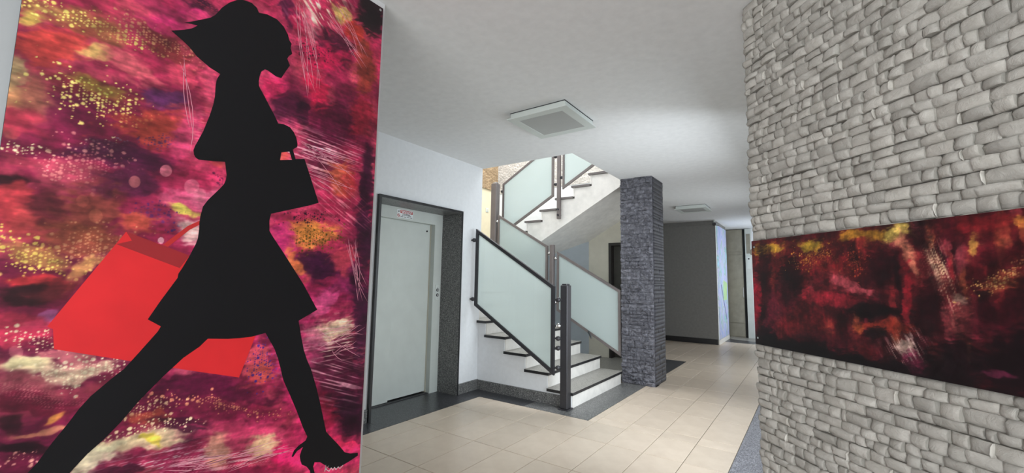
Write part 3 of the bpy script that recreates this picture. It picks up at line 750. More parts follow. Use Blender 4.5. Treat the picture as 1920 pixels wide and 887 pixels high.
clad('wall_cladding_back', slab_pts((BX, BY - 0.03, 0), (1.2, BY - 0.03, 0), FZ + 0.06, 5.9, 0.2), M['far_stone'], 'split-face stone cladding on the back of the upper stairwell')
struct(MB().prism([(BX, 1.2), (BX, FZ + 0.06), (OX, FZ + 0.06), (OX, 2.72), (-4.75, 1.30), (-4.75, 1.2)], 'y', BY - 0.02, BY - 0.001), 'wall_back_upper', M['paint'], 'white wall behind the upper flight')
# under the stair: cream back wall with a door opening and a diagonal wall
DX0, DX1, DZ = -2.97, -2.22, 2.02
c = MB()
c.box(-3.36, DX0, BY - 0.04, BY + 0.11, 0, 2.6)
c.box(DX1, OX + 0.02, BY - 0.04, BY + 0.11, 0, CZ)
c.box(DX0, DX1, BY - 0.04, BY + 0.11, DZ, CZ)
struct(c, 'wall_under_stair', M['stone_paint'], 'cream wall under the upper flight beside the dark door')
struct(MB().prism([(-3.36, BY - 0.04), (-4.56, BY - 1.36), (-4.64, BY - 1.27), (-3.36, BY + 0.11)], 'z', 0, 2.06), 'wall_diagonal', M['cool_grey_paint'], 'grey diagonal wall under the upper flight')
# upstairs: floor edge is the ceiling slab; end wall with a window opening, roof with a skylight opening
c = MB()
c.box(1.0, 1.2, 4.15, BY, FZ, 3.4); c.box(1.0, 1.2, 4.15, BY, 5.2, 5.9); c.box(1.0, 1.2, 4.15, 4.4, 3.4, 5.2); c.box(1.0, 1.2, 7.0, BY, 3.4, 5.2)
struct(c, 'wall_upper_end', M['paint'], 'upper hall end wall with a window')
c = MB()
c.box(-6.0, -5.1, 3.95, BY + 0.2, 5.8, 5.95); c.box(-2.1, 1.2, 3.95, BY + 0.2, 5.8, 5.95)
c.box(-5.1, -2.1, 3.95, 4.95, 5.8, 5.95); c.box(-5.1, -2.1, 7.05, BY + 0.2, 5.8, 5.95)
struct(c, 'ceiling_upper', M['ceiling_paint'], 'stairwell roof with a skylight opening')
# hall walls beyond and behind
struct(MB().box(-6.0, -1.73, 10.33, 11.72, 0, CZ), 'wall_far', M['grey_paint'], 'dark grey wall block at the far end of the hall')
c = MB(); c.box(-1.30, 2.6, 12.2, 12.4, 0, CZ); c.box(-6, -1.80, 12.2, 12.4, 0, CZ); c.box(-1.80, -1.30, 12.3, 12.4, 0, CZ)
struct(c, 'wall_end', M['paint'], 'end wall around the metal doors')
struct(MB().box(-6.0, -5.8, BY + 0.15, 10.33, 0, CZ), 'wall_corridor', M['grey_paint'], 'end of the side corridor behind the stair')
# right wall beyond the stone corner, with two window openings
c = MB()
c.prism([(P0.x + 0.02, P0.y + 0.03), (P0.x + 0.2, P0.y + 0.03), (P0.x + 0.2, 2.6), (P0.x + 0.02, 2.6)], 'z', 0, CZ)
x0, x1 = P0.x + 0.02, P0.x + 0.2
c.box(x0, x1, 5.45, 6.65, 0, CZ); c.box(x0, x1, 8.35, 10.5, 0, CZ); c.box(x0, x1, 11.7, 12.2, 0, CZ)
for a, b in ((2.6, 5.45), (6.65, 8.35), (10.5, 11.7)):
    c.box(x0, x1, a, b, 0, 0.12); c.box(x0, x1, a, b, 2.45, CZ)
struct(c, 'wall_window_side', M['paint'], 'white wall with tall windows behind the stone corner')
# entrance side behind the camera
c = MB()
c.box(PX, 2.6, -3.2, -3.0, 0, 0.1); c.box(PX, 2.6, -3.2, -3.0, 2.6, CZ); c.box(PX, -1.4, -3.2, -3.0, 0.1, 2.6); c.box(1.9, 2.6, -3.2, -3.0, 0.1, 2.6)
struct(c, 'wall_entrance', M['paint'], 'entrance wall around the glazed doors')
struct(MB().box(2.3, 2.5, -3.0, 0.2, 0, CZ), 'wall_right', M['paint'], 'plain wall to the right of the entrance')
def window(name, axis, pos, a0, a1, z0, z1, label, n=2):
    root = MB()
    fw, fd = 0.05, 0.03
    def bx(u0, u1, w0, w1):
        if axis == 'x': root.box(pos - fd, pos + fd, u0, u1, w0, w1)
        elif axis == 'y': root.box(u0, u1, pos - fd, pos + fd, w0, w1)
    bx(a0, a1, z0, z0 + fw); bx(a0, a1, z1 - fw, z1)
    for i in range(n + 1):
        u = a0 + (a1 - a0 - fw) * i / n
        bx(u, u + fw, z0 + fw, z1 - fw)
    o = root.build(name, M['steel'])
    tag(o, label, 'window', kind='structure')
    for i in range(n):
        u0 = a0 + (a1 - a0 - fw) * i / n + fw; u1 = a0 + (a1 - a0 - fw) * (i + 1) / n
        g = MB()
        if axis == 'x': g.box(pos - 0.004, pos + 0.004, u0, u1, z0 + fw, z1 - fw)
        else: g.box(u0, u1, pos - 0.004, pos + 0.004, z0 + fw, z1 - fw)
        g.build('pane', M['pane'], o)
def mat_pane():
    t = NT('clear_pane'); tp = t.add('ShaderNodeBsdfTransparent'); tp.inputs['Color'].default_value = (0.93, 0.96, 0.95, 1)
    gl = t.add('ShaderNodeBsdfGlossy'); gl.inputs['Roughness'].default_value = 0.02
    mx = t.add('ShaderNodeMixShader'); fr = t.add('ShaderNodeFresnel'); fr.inputs['IOR'].default_value = 1.45
    t.link(fr.outputs[0], mx.inputs[0]); t.link(tp.outputs[0], mx.inputs[1]); t.link(gl.outputs[0], mx.inputs[2])
    t.link(mx.outputs[0], t.n['Material Output'].inputs['Surface'])
    return t.m
M['pane'] = mat_pane()
window('window_1', 'y', -3.1, -1.4, 1.9, 0.1, 2.6, 'glazed entrance front behind the viewer', 3)
window('window_2', 'x', P0.x + 0.12, 2.6, 5.45, 0.12, 2.45, 'tall side window behind the stone corner', 2)
window('window_5', 'x', P0.x + 0.12, 6.65, 8.35, 0.12, 2.45, 'side window opposite the slate pillar', 2)
window('window_3', 'x', P0.x + 0.12, 10.5, 11.7, 0.12, 2.45, 'far side window lighting the printed banner', 1)
window('window_4', 'x', 1.1, 4.4, 7.0, 3.4, 5.2, 'upstairs hall window', 2)

# ------------------------------------------------------------------ floor: tiles and granite borders
fl = MB().box(-6.0, 2.6, -3.2, 12.6, -0.15, -0.008).build('floor', M['grout'])
tag(fl, 'beige tiled floor with dark granite borders', 'floor', kind='structure')
TX, TY, TX0, TY0 = 0.2985, 0.6135, -1.439, 3.42
zones = [(-3.148, -0.543, 1.31, 3.865), (-1.765, -0.543, -1.2, 1.31), (-1.81, -0.543, 3.865, 7.75), (-3.3, -0.543, 7.75, 10.33), (-1.73, -0.543, 10.33, 11.0)]
tile_me = {}
GAP = 0.0028
def tile_mesh(wd, dp):
    key = (round(wd, 3), round(dp, 3))
    if key not in tile_me:
        a, b, e, t = wd / 2 - GAP, dp / 2 - GAP, 0.0015, 0.009
        vs = [(-a, -b, -t), (a, -b, -t), (a, b, -t), (-a, b, -t), (-a, -b, -e), (a, -b, -e), (a, b, -e), (-a, b, -e),
              (-a + e, -b + e, 0), (a - e, -b + e, 0), (a - e, b - e, 0), (-a + e, b - e, 0)]
        fs = []
        for k in (0, 4):
            for i in range(4):
                j = (i + 1) % 4; fs.append((k + i, k + j, k + 4 + j, k + 4 + i))
        fs.append((8, 9, 10, 11))
        me = bpy.data.meshes.new('tile'); me.from_pydata(vs, [], fs); me.materials.append(M['tile']); me.update()
        tile_me[key] = me
    return tile_me[key]
def tile_rng(lo, hi, o, p):
    i0 = math.floor((lo - o) / p + 1e-6); r = []
    while o + i0 * p < hi - 1e-6:
        a, b = max(lo, o + i0 * p), min(hi, o + (i0 + 1) * p)
        if b - a > 0.012: r.append((a, b))
        i0 += 1
    return r
for zx0, zx1, zy0, zy1 in zones:
    for a, b in tile_rng(zx0, zx1, TX0, TX):
        for p, q in tile_rng(zy0, zy1, TY0, TY):
            o = bpy.data.objects.new('tile', tile_mesh(b - a, q - p)); col.objects.link(o)
            o.parent = fl; o.location = Vector(((a + b) / 2, (p + q) / 2, 0)) - fl.location
def slab(poly, mat='dark_granite', z=0.0):
    return MB().prism(poly, 'z', -0.012, z).build('granite_slab', M[mat], fl)
def rect(a, b, p, q, mat='dark_granite'): return slab([(a, p), (b, p), (b, q), (a, q)], mat)
rect(-3.76, -3.15, 1.31, 2.55); rect(-3.76, -3.15, 2.552, 3.867); rect(-3.40, -3.15, 3.867, LY)
rect(-3.148, -2.55, 3.867, LY, 'dark_granite'); rect(-2.548, -1.812, 3.867, LY, 'mid_granite')
rect(-2.115, -1.812, LY + 0.002, 5.6, 'mid_granite')
rect(-1.68, -1.812, 5.602, 5.75); rect(-2.25, -1.812, 5.75, 7.748)
rect(-4.6, -2.252, 4.25, 7.4, 'light_granite')
slab([(-0.541, -3.0), (2.3, -3.0), (2.3, 0.0), (-0.02, 2.2), (-0.2, 2.42), (-0.2, 12.2), (-0.541, 12.2)], 'grey_granite')
rect(-1.77, -0.543, -3.0, -1.202, 'grey_granite')
rect(-5.8, -3.302, 7.4, 10.33)
slab([(-1.73, 11.002), (-0.543, 11.002), (-0.543, 11.25), (-1.73, 11.7)], 'dark_granite')
slab([(-1.73, 11.702), (-0.543, 11.252), (-0.543, 12.2), (-1.80, 12.3)], 'light_granite')

# ------------------------------------------------------------------ skirtings and lift surround
bs = MB().box(LX, LX + 0.018, LO1 + 0.025, LY - 0.01, 0, 0.115)
tag(bs.build('baseboard_lift', M['mid_granite']), 'grey granite skirting right of the lift', 'baseboard', kind='structure')
b1 = MB().box(LX + 0.018, -2.78, LY - 0.028, LY - 0.01, 0, 0.112).build('baseboard_stair', M['mid_granite'])
tag(b1, 'grey granite skirting along the wall under the stair', 'baseboard', kind='structure')
MB().box(-2.776, X1 - 0.03, LY - 0.028, LY - 0.01, 0, 0.112).build('skirting_piece', M['mid_granite'], b1)
tag(MB().box(LX, LX + 0.018, 1.31, LO0 - 0.03, 0, 0.115).build('baseboard_recess', M['mid_granite']), 'grey granite skirting left of the lift', 'baseboard', kind='structure')
tag(MB().box(-3.3, -1.745, 10.315, 10.33, 0, 0.115).build('baseboard_far', M['black_edge']), 'black skirting along the far grey wall', 'baseboard', kind='structure')
tag(MB().box(-1.73, -1.715, 10.335, 11.72, 0, 0.10).build('baseboard_banner', M['marble']), 'white skirting under the blue printed banner', 'baseboard', kind='structure')
tag(MB().box(-6, -1.73, 10.305, 10.33, 2.66, 2.69).build('trim_1', M['grey_paint']), 'thin moulding along the top of the far grey wall', 'trim', kind='structure')

tr = MB().prism([(LO0, 0), (LO0, LOZ), (LO1, LOZ), (LO1, 0), (LO1 + 0.02, 0), (LO1 + 0.02, LOZ + 0.025), (LO0 - 0.025, LOZ + 0.025), (LO0 - 0.025, 0)], 'x', LX - 0.01, LX + 0.035).build('trim_2', M['black_edge'])
tag(tr, 'black edged granite surround of the lift opening', 'trim', kind='structure')
MB().box(-3.69, LX + 0.03, LO1 - 0.003, LO1 + 0.018, 0, LOZ).build('granite_jamb', M['mid_granite'], tr)
MB().box(-3.69, LX + 0.03, LO0 - 0.02, LO0 + 0.002, 0, LOZ).build('granite_jamb', M['mid_granite'], tr)
MB().box(-3.69, LX + 0.03, LO0, LO1, LOZ - 0.003, LOZ + 0.02).build('granite_lintel', M['mid_granite'], tr)

# lift door
fr = MB()
fr.box(-3.74, -3.68, LO0 + 0.002, LO1 - 0.004, 1.965, 2.096)
fr.box(-3.74, -3.68, 3.60, LO1 - 0.004, 0, 1.965); fr.box(-3.74, -3.68, LO0 + 0.002, LO0 + 0.10, 0, 1.965)
ld = fr.build('door_1', M['lift_enamel']); tag(ld, 'pale enamelled lift door with its metal frame', 'door', kind='structure')
MB().box(-3.755, -3.742, LO0, 3.055, 0.01, 1.99).build('door_leaf', M['lift_enamel'], ld)
MB().box(-3.785, -3.757, 3.03, LO1, 0.02, 1.99).build('door_leaf', M['lift_enamel'], ld)
MB().box(-3.79, -3.742, 3.595, 3.60, 0.0, 1.965).build('frame_reveal', M['lift_enamel_warm'], ld)
MB().box(-3.80, -3.70, LO0 + 0.1, 3.60, 0.0, 0.006).build('sill', M['steel'], ld)
MB().cyl((-3.757, 3.54, 1.885), (-3.748, 3.54, 1.885), 0.011).build('key_hole', M['rubber'], ld)
MB().box(-3.90, -3.80, LO0, LO1, 0, 2.1).build('shaft_panel', M['void'], ld)

# call buttons
cp = MB().chamfer_box(-3.680, -3.672, 3.637, 3.695, 1.07, 1.25, 0.002).build('call_panel', M['fixture_white'])
tag(cp, 'white lift call plate with two dark round buttons', 'button plate')
for z in (1.187, 1.128):
    bb = MB().cyl((-3.672, 3.667, z), (-3.665, 3.667, z), 0.019, 20).build('button', M['rubber'], cp)
    MB().cyl((-3.665, 3.667, z), (-3.662, 3.667, z), 0.012, 16).build('button_cap', M['diffuser'], bb)
MB().box(-3.672, -3.6712, 3.664, 3.670, 1.215, 1.222).build('arrow_mark', M['rubber'], cp)
MB().box(-3.672, -3.6712, 3.664, 3.670, 1.088, 1.095).build('arrow_mark', M['rubber'], cp)

# notice above the lift door
sx = -3.679
sg = MB().box(-3.6802, sx, 3.02, 3.245, 1.985, 2.075).build('notice', M['sign_white'])
tag(sg, 'small white notice with red heading above the lift door', 'sign')
MB().box(sx, sx + 0.0006, 3.064, 3.24, 2.037, 2.07).build('red_heading', M['sign_red'], sg)
t = MB()
for zz, segs in ((2.055, [(3.072, 3.095), (3.1, 3.13), (3.136, 3.175), (3.18, 3.2), (3.205, 3.232)]), (2.042, [(3.085, 3.12), (3.126, 3.15), (3.156, 3.19), (3.196, 3.22)])):
    for a, b in segs: t.box(sx + 0.0006, sx + 0.001, a, b, zz, zz + 0.008)
t.build('heading_lettering', M['sign_white'], sg)
t = MB()
for zz, segs in ((2.024, [(3.095, 3.13), (3.136, 3.2)]), (2.012, [(3.085, 3.11), (3.116, 3.16), (3.165, 3.215)]), (1.994, [(3.066, 3.105), (3.115, 3.15), (3.158, 3.19), (3.2, 3.235)])):
    for a, b in segs: t.box(sx, sx + 0.0005, a, b, zz, zz + 0.006)
t.build('notice_lettering', M['sign_black'], sg)
ring = MB(); n = 28
for i in range(n):
    a0, a1 = 2 * math.pi * i / n, 2 * math.pi * (i + 1) / n
    ring.quad([(sx + 0.0006, 3.042 + r * math.cos(a), 2.008 + r * math.sin(a)) for r, a in ((0.012, a0), (0.018, a0), (0.018, a1), (0.012, a1))])
ring.quad([(sx + 0.0008, 3.042 + y, 2.008 + z) for y, z in ((-0.013, 0.007), (-0.009, 0.012), (0.013, -0.007), (0.009, -0.012))])
ring.build('prohibition_mark', M['sign_red'], sg, fix=False)
MB().prism([(3.036, 2.042), (3.050, 2.042), (3.047, 2.056), (3.044, 2.070), (3.041, 2.070), (3.038, 2.056)], 'x', sx, sx + 0.0006).build('flame_mark', M['sign_black'], sg)

# door under the stair
df = MB()
df.box(DX0, DX0 + 0.05, BY - 0.06, BY + 0.11, 0, DZ); df.box(DX1 - 0.05, DX1, BY - 0.06, BY + 0.11, 0, DZ); df.box(DX0 + 0.05, DX1 - 0.05, BY - 0.06, BY + 0.11, DZ - 0.05, DZ)
d2 = df.build('door_2', M['dark_door']); tag(d2, 'dark framed door under the stair beside the slate pillar', 'door', kind='structure')
MB().box(DX0 + 0.052, DX0 + 0.30, BY + 0.06, BY + 0.10, 0.005, DZ - 0.052).build('door_leaf', M['door_grey'], d2)
MB().box(DX0 + 0.302, DX1 - 0.052, BY + 0.08, BY + 0.11, 0.005, DZ - 0.052).build('dark_leaf', M['void'], d2)

# metal doors at the end of the hall
d3 = MB().box(-1.80, -1.42, 12.22, 12.27, 0, 2.73).build('door_3', M['brushed']); tag(d3, 'brushed metal door at the far end beside the banner', 'door', kind='structure')
for z0, z1 in ((0.02, 0.35), (0.36, 2.08), (2.15, 2.72)):
    MB().chamfer_box(-1.79, -1.43, 12.205, 12.22, z0, z1, 0.004).build('door_panel', M['brushed'], d3)
MB().box(-1.42, -1.355, 12.23, 12.28, 0, 2.73).build('dark_strip', M['void'], d3)  # dark strip between the metal door and the pale frame
MB().box(-1.44, -1.425, 12.19, 12.205, 1.0, 1.25).build('handle', M['chrome'], d3)
jb = MB().box(-1.355, -1.22, 12.16, 12.21, 0, 2.73).build('trim_3', M['lift_enamel']); tag(jb, 'pale metal frame beside the far metal door', 'trim', kind='structure')
MB().box(-1.325, -1.24, 12.15, 12.16, 2.10, 2.60).build('frame_glass', M['brushed'], jb)
MB().box(-1.325, -1.24, 12.15, 12.16, 1.72, 2.02).build('lock_plate', M['fixture_white'], jb)
MB().box(-1.30, -1.265, 12.145, 12.15, 1.95, 1.985).build('lock', M['rubber'], jb)

# ------------------------------------------------------------------ stairs
def staircase(label, x_of, y0, y1, k0, k1, sgn, overhang_near, edge='black_edge'):
    root = empty('staircase', (x_of(k0), (y0 + y1) / 2, (k0 - 1) * R_), label, 'staircase')
    for k in range(k0, k1 + 1):
        xr = x_of(k); z = R_ * k
        # riser: vertical board; tread: slab reaching back to the next riser
        a, b = sorted((xr, xr - sgn * 0.022))
        MB().box(a, b, y0, y1, z - R_ + (0.0 if k > k0 else 0.0), z - 0.03).build('riser', M['marble'], root)
        a, b = sorted((xr + sgn * 0.022, xr - sgn * (T_ if k < k1 else 0.02)))
        MB().box(a, b, y0 - overhang_near, y1, z - 0.03, z, 0, 1).build('tread', [M[edge], M['light_granite']], root)
    return root
st1 = staircase('lower stair flight with pale risers and dark edged granite treads', lambda k: X1 - T_ * (k - 1), LY + 0.0, 5.50, 1, 10, 1, 0.045)
# half landing
lx = X1 - T_ * 9
ln_ = MB().box(BX, lx - 0.022, LY, BY - 0.022, R_ * 10 - 0.22, R_ * 10, 0, 1).build('landing', [M['paint'], M['light_granite']], st1)
X11, T2 = -4.70, 0.287
_T = T_; T_ = T2
st2 = staircase('upper stair flight rising to the first floor above a white soffit', lambda k: X11 + T2 * (k - 11), 5.84, BY - 0.022, 11, 19, -1, 0.03, 'grey_edge')
T_ = _T
def up_line(x): return 1.985 + 0.563 * (x + 3.506)
poly = []
for k in range(11, 20):
    poly.append((X11 + 0.018 + T2 * (k - 11), R_ * (k - 1) - (0.032 if k > 11 else 0.2))); poly.append((X11 + 0.018 + T2 * (k - 11), R_ * k - 0.032))
poly.append((OX, R_ * 19 - 0.032)); poly.append((OX, up_line(OX)))
poly.append((X11 - 0.05, up_line(X11 - 0.05)))
MB().prism(poly, 'y', 5.85, BY - 0.023).build('stringer', M['marble'], st2)
# body below lower flight so that no daylight leaks beneath
pl = [(X1 - 0.03, 0.0)]
for k in range(1, 11):
    pl.append((X1 - 0.024 - T_ * (k - 1), R_ * k - 0.034)); pl.append((X1 - 0.024 - T_ * k, R_ * k - 0.034))
pl.append((X1 - 0.024 - T_ * 10, R_ * 10 - 0.25)); pl.append((X1 - 1.0, 0.25)); pl.append((X1 - 0.55, 0.0))
MB().prism(pl, 'y', LY + 0.1, 5.48).build('stair_body', M['paint'], st1)

# railings: frosted glass in metal frames, held between posts by round studs
def quad_frame(root, y, pts, mat, w=0.035, d=0.03, etched=-1):
    """closed frame through pts (x,z) in the plane y, with its glass"""
    f = MB(); n = len(pts)
    cx = sum(p[0] for p in pts) / n; cz = sum(p[1] for p in pts) / n
    inner = []
    for i in range(n):
        p0, p1, p2 = Vector(pts[i - 1]), Vector(pts[i]), Vector(pts[(i + 1) % n])
        d1 = (p1 - p0).normalized(); d2 = (p2 - p1).normalized()
        n1 = Vector((-d1.y, d1.x)); n2 = Vector((-d2.y, d2.x))
        if n1.dot(Vector((cx, cz)) - p1) < 0: n1 = -n1
        if n2.dot(Vector((cx, cz)) - p1) < 0: n2 = -n2
        bis = (n1 + n2) / (1 + n1.dot(n2))
        inner.append(tuple(p1 + bis * w))
    for i in range(n):
        j = (i + 1) % n
        q = [pts[i], pts[j], inner[j], inner[i]]
        f.hexa([(a, y - d / 2, b) for a, b in q] + [(a, y + d / 2, b) for a, b in q])
    f.build('panel_frame', mat, root)
    # one etched (frosted) face, clear glass on the others
    g = MB().prism(inner, 'y', y - 0.005, y + 0.005, 1)
    ob = g.build('glass_pane', [M['glass'], M['pane']], root)
    for p in ob.data.polygons:
        if p.normal.y * etched > 0.9: p.material_index = 0
def stud(root, p, q, mat=None):
    s = MB().cyl(p, q, 0.011, 10); s.ball(((p[0] + q[0]) / 2, (p[1] + q[1]) / 2, (p[2] + q[2]) / 2), 0.026)
    s.build('stud', mat or M['steel'], root, smooth=True)
NX, NY = -2.150, 4.050
r1 = empty('glass_railing', (NX, NY, 0), 'near frosted glass railing with black frame and square newel post', 'railing')
pst = MB(); pst.chamfer_box(NX - 0.042, NX + 0.042, NY - 0.046, NY + 0.046, 0.012, 1.275, 0.006)
np_ = pst.build('newel_post', M['steel'], r1)
MB().chamfer_box(NX - 0.030, NX + 0.030, NY - 0.034, NY + 0.034, 1.275, 1.29, 0.004).build('post_cap', M['steel'], np_)
MB().chamfer_box(NX - 0.060, NX + 0.060, NY - 0.062, NY + 0.062, 0.0, 0.012, 0.003).build('base_plate', M['steel'], np_)
PY1 = 3.955
quad_frame(r1, PY1, [(-3.325, 1.935), (-3.325, 1.012), (-2.232, 0.345), (-2.232, 1.262)], M['steel'], 0.036, 0.032, etched=1)
for z in (1.80, 1.085): stud(r1, (LX, PY1, z), (-3.32, PY1, z))
for z in (1.12, 0.72, 0.62, 0.42): stud(r1, (-2.24, PY1, z), (-2.17, NY - 0.03, z))
stud(r1, (-2.215, PY1, 0.85), (-2.18, NY - 0.03, 0.85), M['chrome'])

PY2 = 5.63
r2 = empty('glass_railing', (-3.2, PY2, R_ * 4), 'frosted glass railing between the two flights running into the slate pillar', 'railing')
tp = MB().chamfer_box(-4.415, -4.305, PY2 - 0.03, PY2 + 0.08, 1.30, 2.96, 0.006).build('landing_post', M['steel_light'], r2)
MB().chamfer_box(-4.395, -4.325, PY2 - 0.01, PY2 + 0.06, 2.96, 2.985, 0.004).build('post_cap', M['chrome'], tp)
MB().chamfer_box(-3.255, -3.19, PY2 - 0.03, PY2 + 0.03, 0.55, 1.87, 0.004).build('middle_post', M['steel_light'], r2)
quad_frame(r2, PY2, [(-4.265, 2.415), (-4.265, 1.535), (-3.30, 0.975), (-3.30, 1.855)], M['steel_light'], 0.035, 0.03)
quad_frame(r2, PY2, [(-3.135, 1.765), (-3.135, 0.885), (-2.145, 0.325), (-2.145, 1.205)], M['steel_light'], 0.035, 0.03)
for xa, xb, z in ((-3.30, -3.25, 1.74), (-3.19, -3.135, 1.66), (-3.30, -3.25, 1.1), (-3.19, -3.135, 1.0), (-4.31, -4.262, 2.30), (-4.31, -4.262, 1.7)):
    stud(r2, (xa, PY2, z), (xb, PY2, z), M['chrome'])
MB().bar((-2.62, PY2 - 0.02, 0.62), (-2.50, 5.45, 0.56), 0.03, 0.012, (0, 0, 1)).build('bracket', M['steel'], r2)

PY3 = 5.80
r3 = empty('glass_railing', (-3.2, PY3, R_ * 16), 'frosted glass railing along the upper flight seen through the ceiling opening', 'railing')
sl = 0.573
def p4(x): return 2.085 + sl * (x + 4.31)
quad_frame(r3, PY3, [(-4.31, p4(-4.31) + 0.895), (-4.31, p4(-4.31)), (-3.30, p4(-3.30)), (-3.30, p4(-3.30) + 0.895)], M['steel_light'], 0.035, 0.03)
quad_frame(r3, PY3, [(-3.14, p4(-3.14) + 0.895), (-3.14, p4(-3.14)), (-2.2, p4(-2.2)), (-2.2, p4(-2.2) + 0.895)], M['steel_light'], 0.035, 0.03)
MB().chamfer_box(-3.235, -3.180, PY3 - 0.025, PY3 + 0.025, 2.29, 3.75, 0.004).build('side_post', M['steel_light'], r3)
for z in (2.35, 2.44): MB().cyl((-3.208, PY3 - 0.04, z), (-3.208, 5.86, z), 0.016, 12).build('bolt', M['steel'], r3)
for xa, xb, z in ((-3.30, -3.235, 2.85), (-3.18, -3.14, 2.95), (-3.30, -3.235, 3.3), (-3.18, -3.14, 3.45), (-4.34, -4.31, 2.85)):
    stud(r3, (xa, PY3, z), (xb, PY3, z), M['steel'])

# ------------------------------------------------------------------ stones
def stone_template(seed, nu=4, nv=3, bulge=0.5, rough=0.25, dome=False):
    """unit stone: u,v in 0..1, outward depth in 0..1 along +w; returns verts (u,v,w) and faces"""
    r = random.Random(seed)
    vs = []; fs = []
    tilt_u, tilt_v = r.uniform(-0.5, 0.5), r.uniform(-0.35, 0.35)
    pk = (r.uniform(0.25, 0.75), r.uniform(0.3, 0.7))
    for j in range(nv + 1):
        for i in range(nu + 1):
            u, v = i / nu, j / nv
            # cluster the rings towards the rim for a rounded shoulder
            uu = 0.5 - 0.5 * math.cos(math.pi * u) if 0 < i < nu else u
            vv = 0.5 - 0.5 * math.cos(math.pi * v) if 0 < j < nv else v
            uu = 0.65 * uu + 0.35 * u; vv = 0.65 * vv + 0.35 * v
            edge = i in (0, nu) or j in (0, nv)
            corner = i in (0, nu) and j in (0, nv)
            h = 0.62 + tilt_u * (uu - 0.5) * 0.5 + tilt_v * (vv - 0.5) * 0.5 + r.uniform(-rough, rough) * 0.5
            h += bulge * 0.4 * (1 - min(1, ((uu - pk[0]) ** 2 * 2.2 + (vv - pk[1]) ** 2 * 2.2)))
            if edge: h = h * (1 - bulge * (0.22 if i == 0 else 0.5 if i == nu else 0.34))
            if corner: h *= 0.75
            if dome:
                a_ = min(1.0, ((uu - pk[0]) / (1.05 * max(pk[0], 1 - pk[0]))) ** 2 + ((vv - pk[1]) / (1.05 * max(pk[1], 1 - pk[1]))) ** 2)
                h = 0.46 + 0.50 * math.sqrt(1 - a_) + r.uniform(-rough, rough) * (0.35 if not edge else 0.25) + tilt_u * (uu - 0.5) * 0.35
            if edge: uu += 0.0
            else: uu += r.uniform(-0.06, 0.06); vv += r.uniform(-0.06, 0.06)
            vs.append((uu, vv, max(0.08, h)))
    def id_(i, j): return j * (nu + 1) + i
    for j in range(nv):
        for i in range(nu): fs.append((id_(i, j), id_(i + 1, j), id_(i + 1, j + 1), id_(i, j + 1)))
    rim = [id_(i, 0) for i in range(nu + 1)] + [id_(nu, j) for j in range(1, nv + 1)] + [id_(i, nv) for i in range(nu - 1, -1, -1)] + [id_(0, j) for j in range(nv - 1, 0, -1)]
    corner_ids = [id_(0, 0), id_(nu, 0), id_(nu, nv), id_(0, nv)]
    k = len(vs); vs += [(0, 0, 0), (1, 0, 0), (1, 1, 0), (0, 1, 0)]
    # one polygon per side down to the bed
    segs = [[id_(i, 0) for i in range(nu + 1)], [id_(nu, j) for j in range(nv + 1)], [id_(i, nv) for i in range(nu, -1, -1)], [id_(0, j) for j in range(nv, -1, -1)]]
    for a, sgm in enumerate(segs):
        fs.append((k + a, k + (a + 1) % 4) + tuple(reversed(sgm)))
    return vs, fs

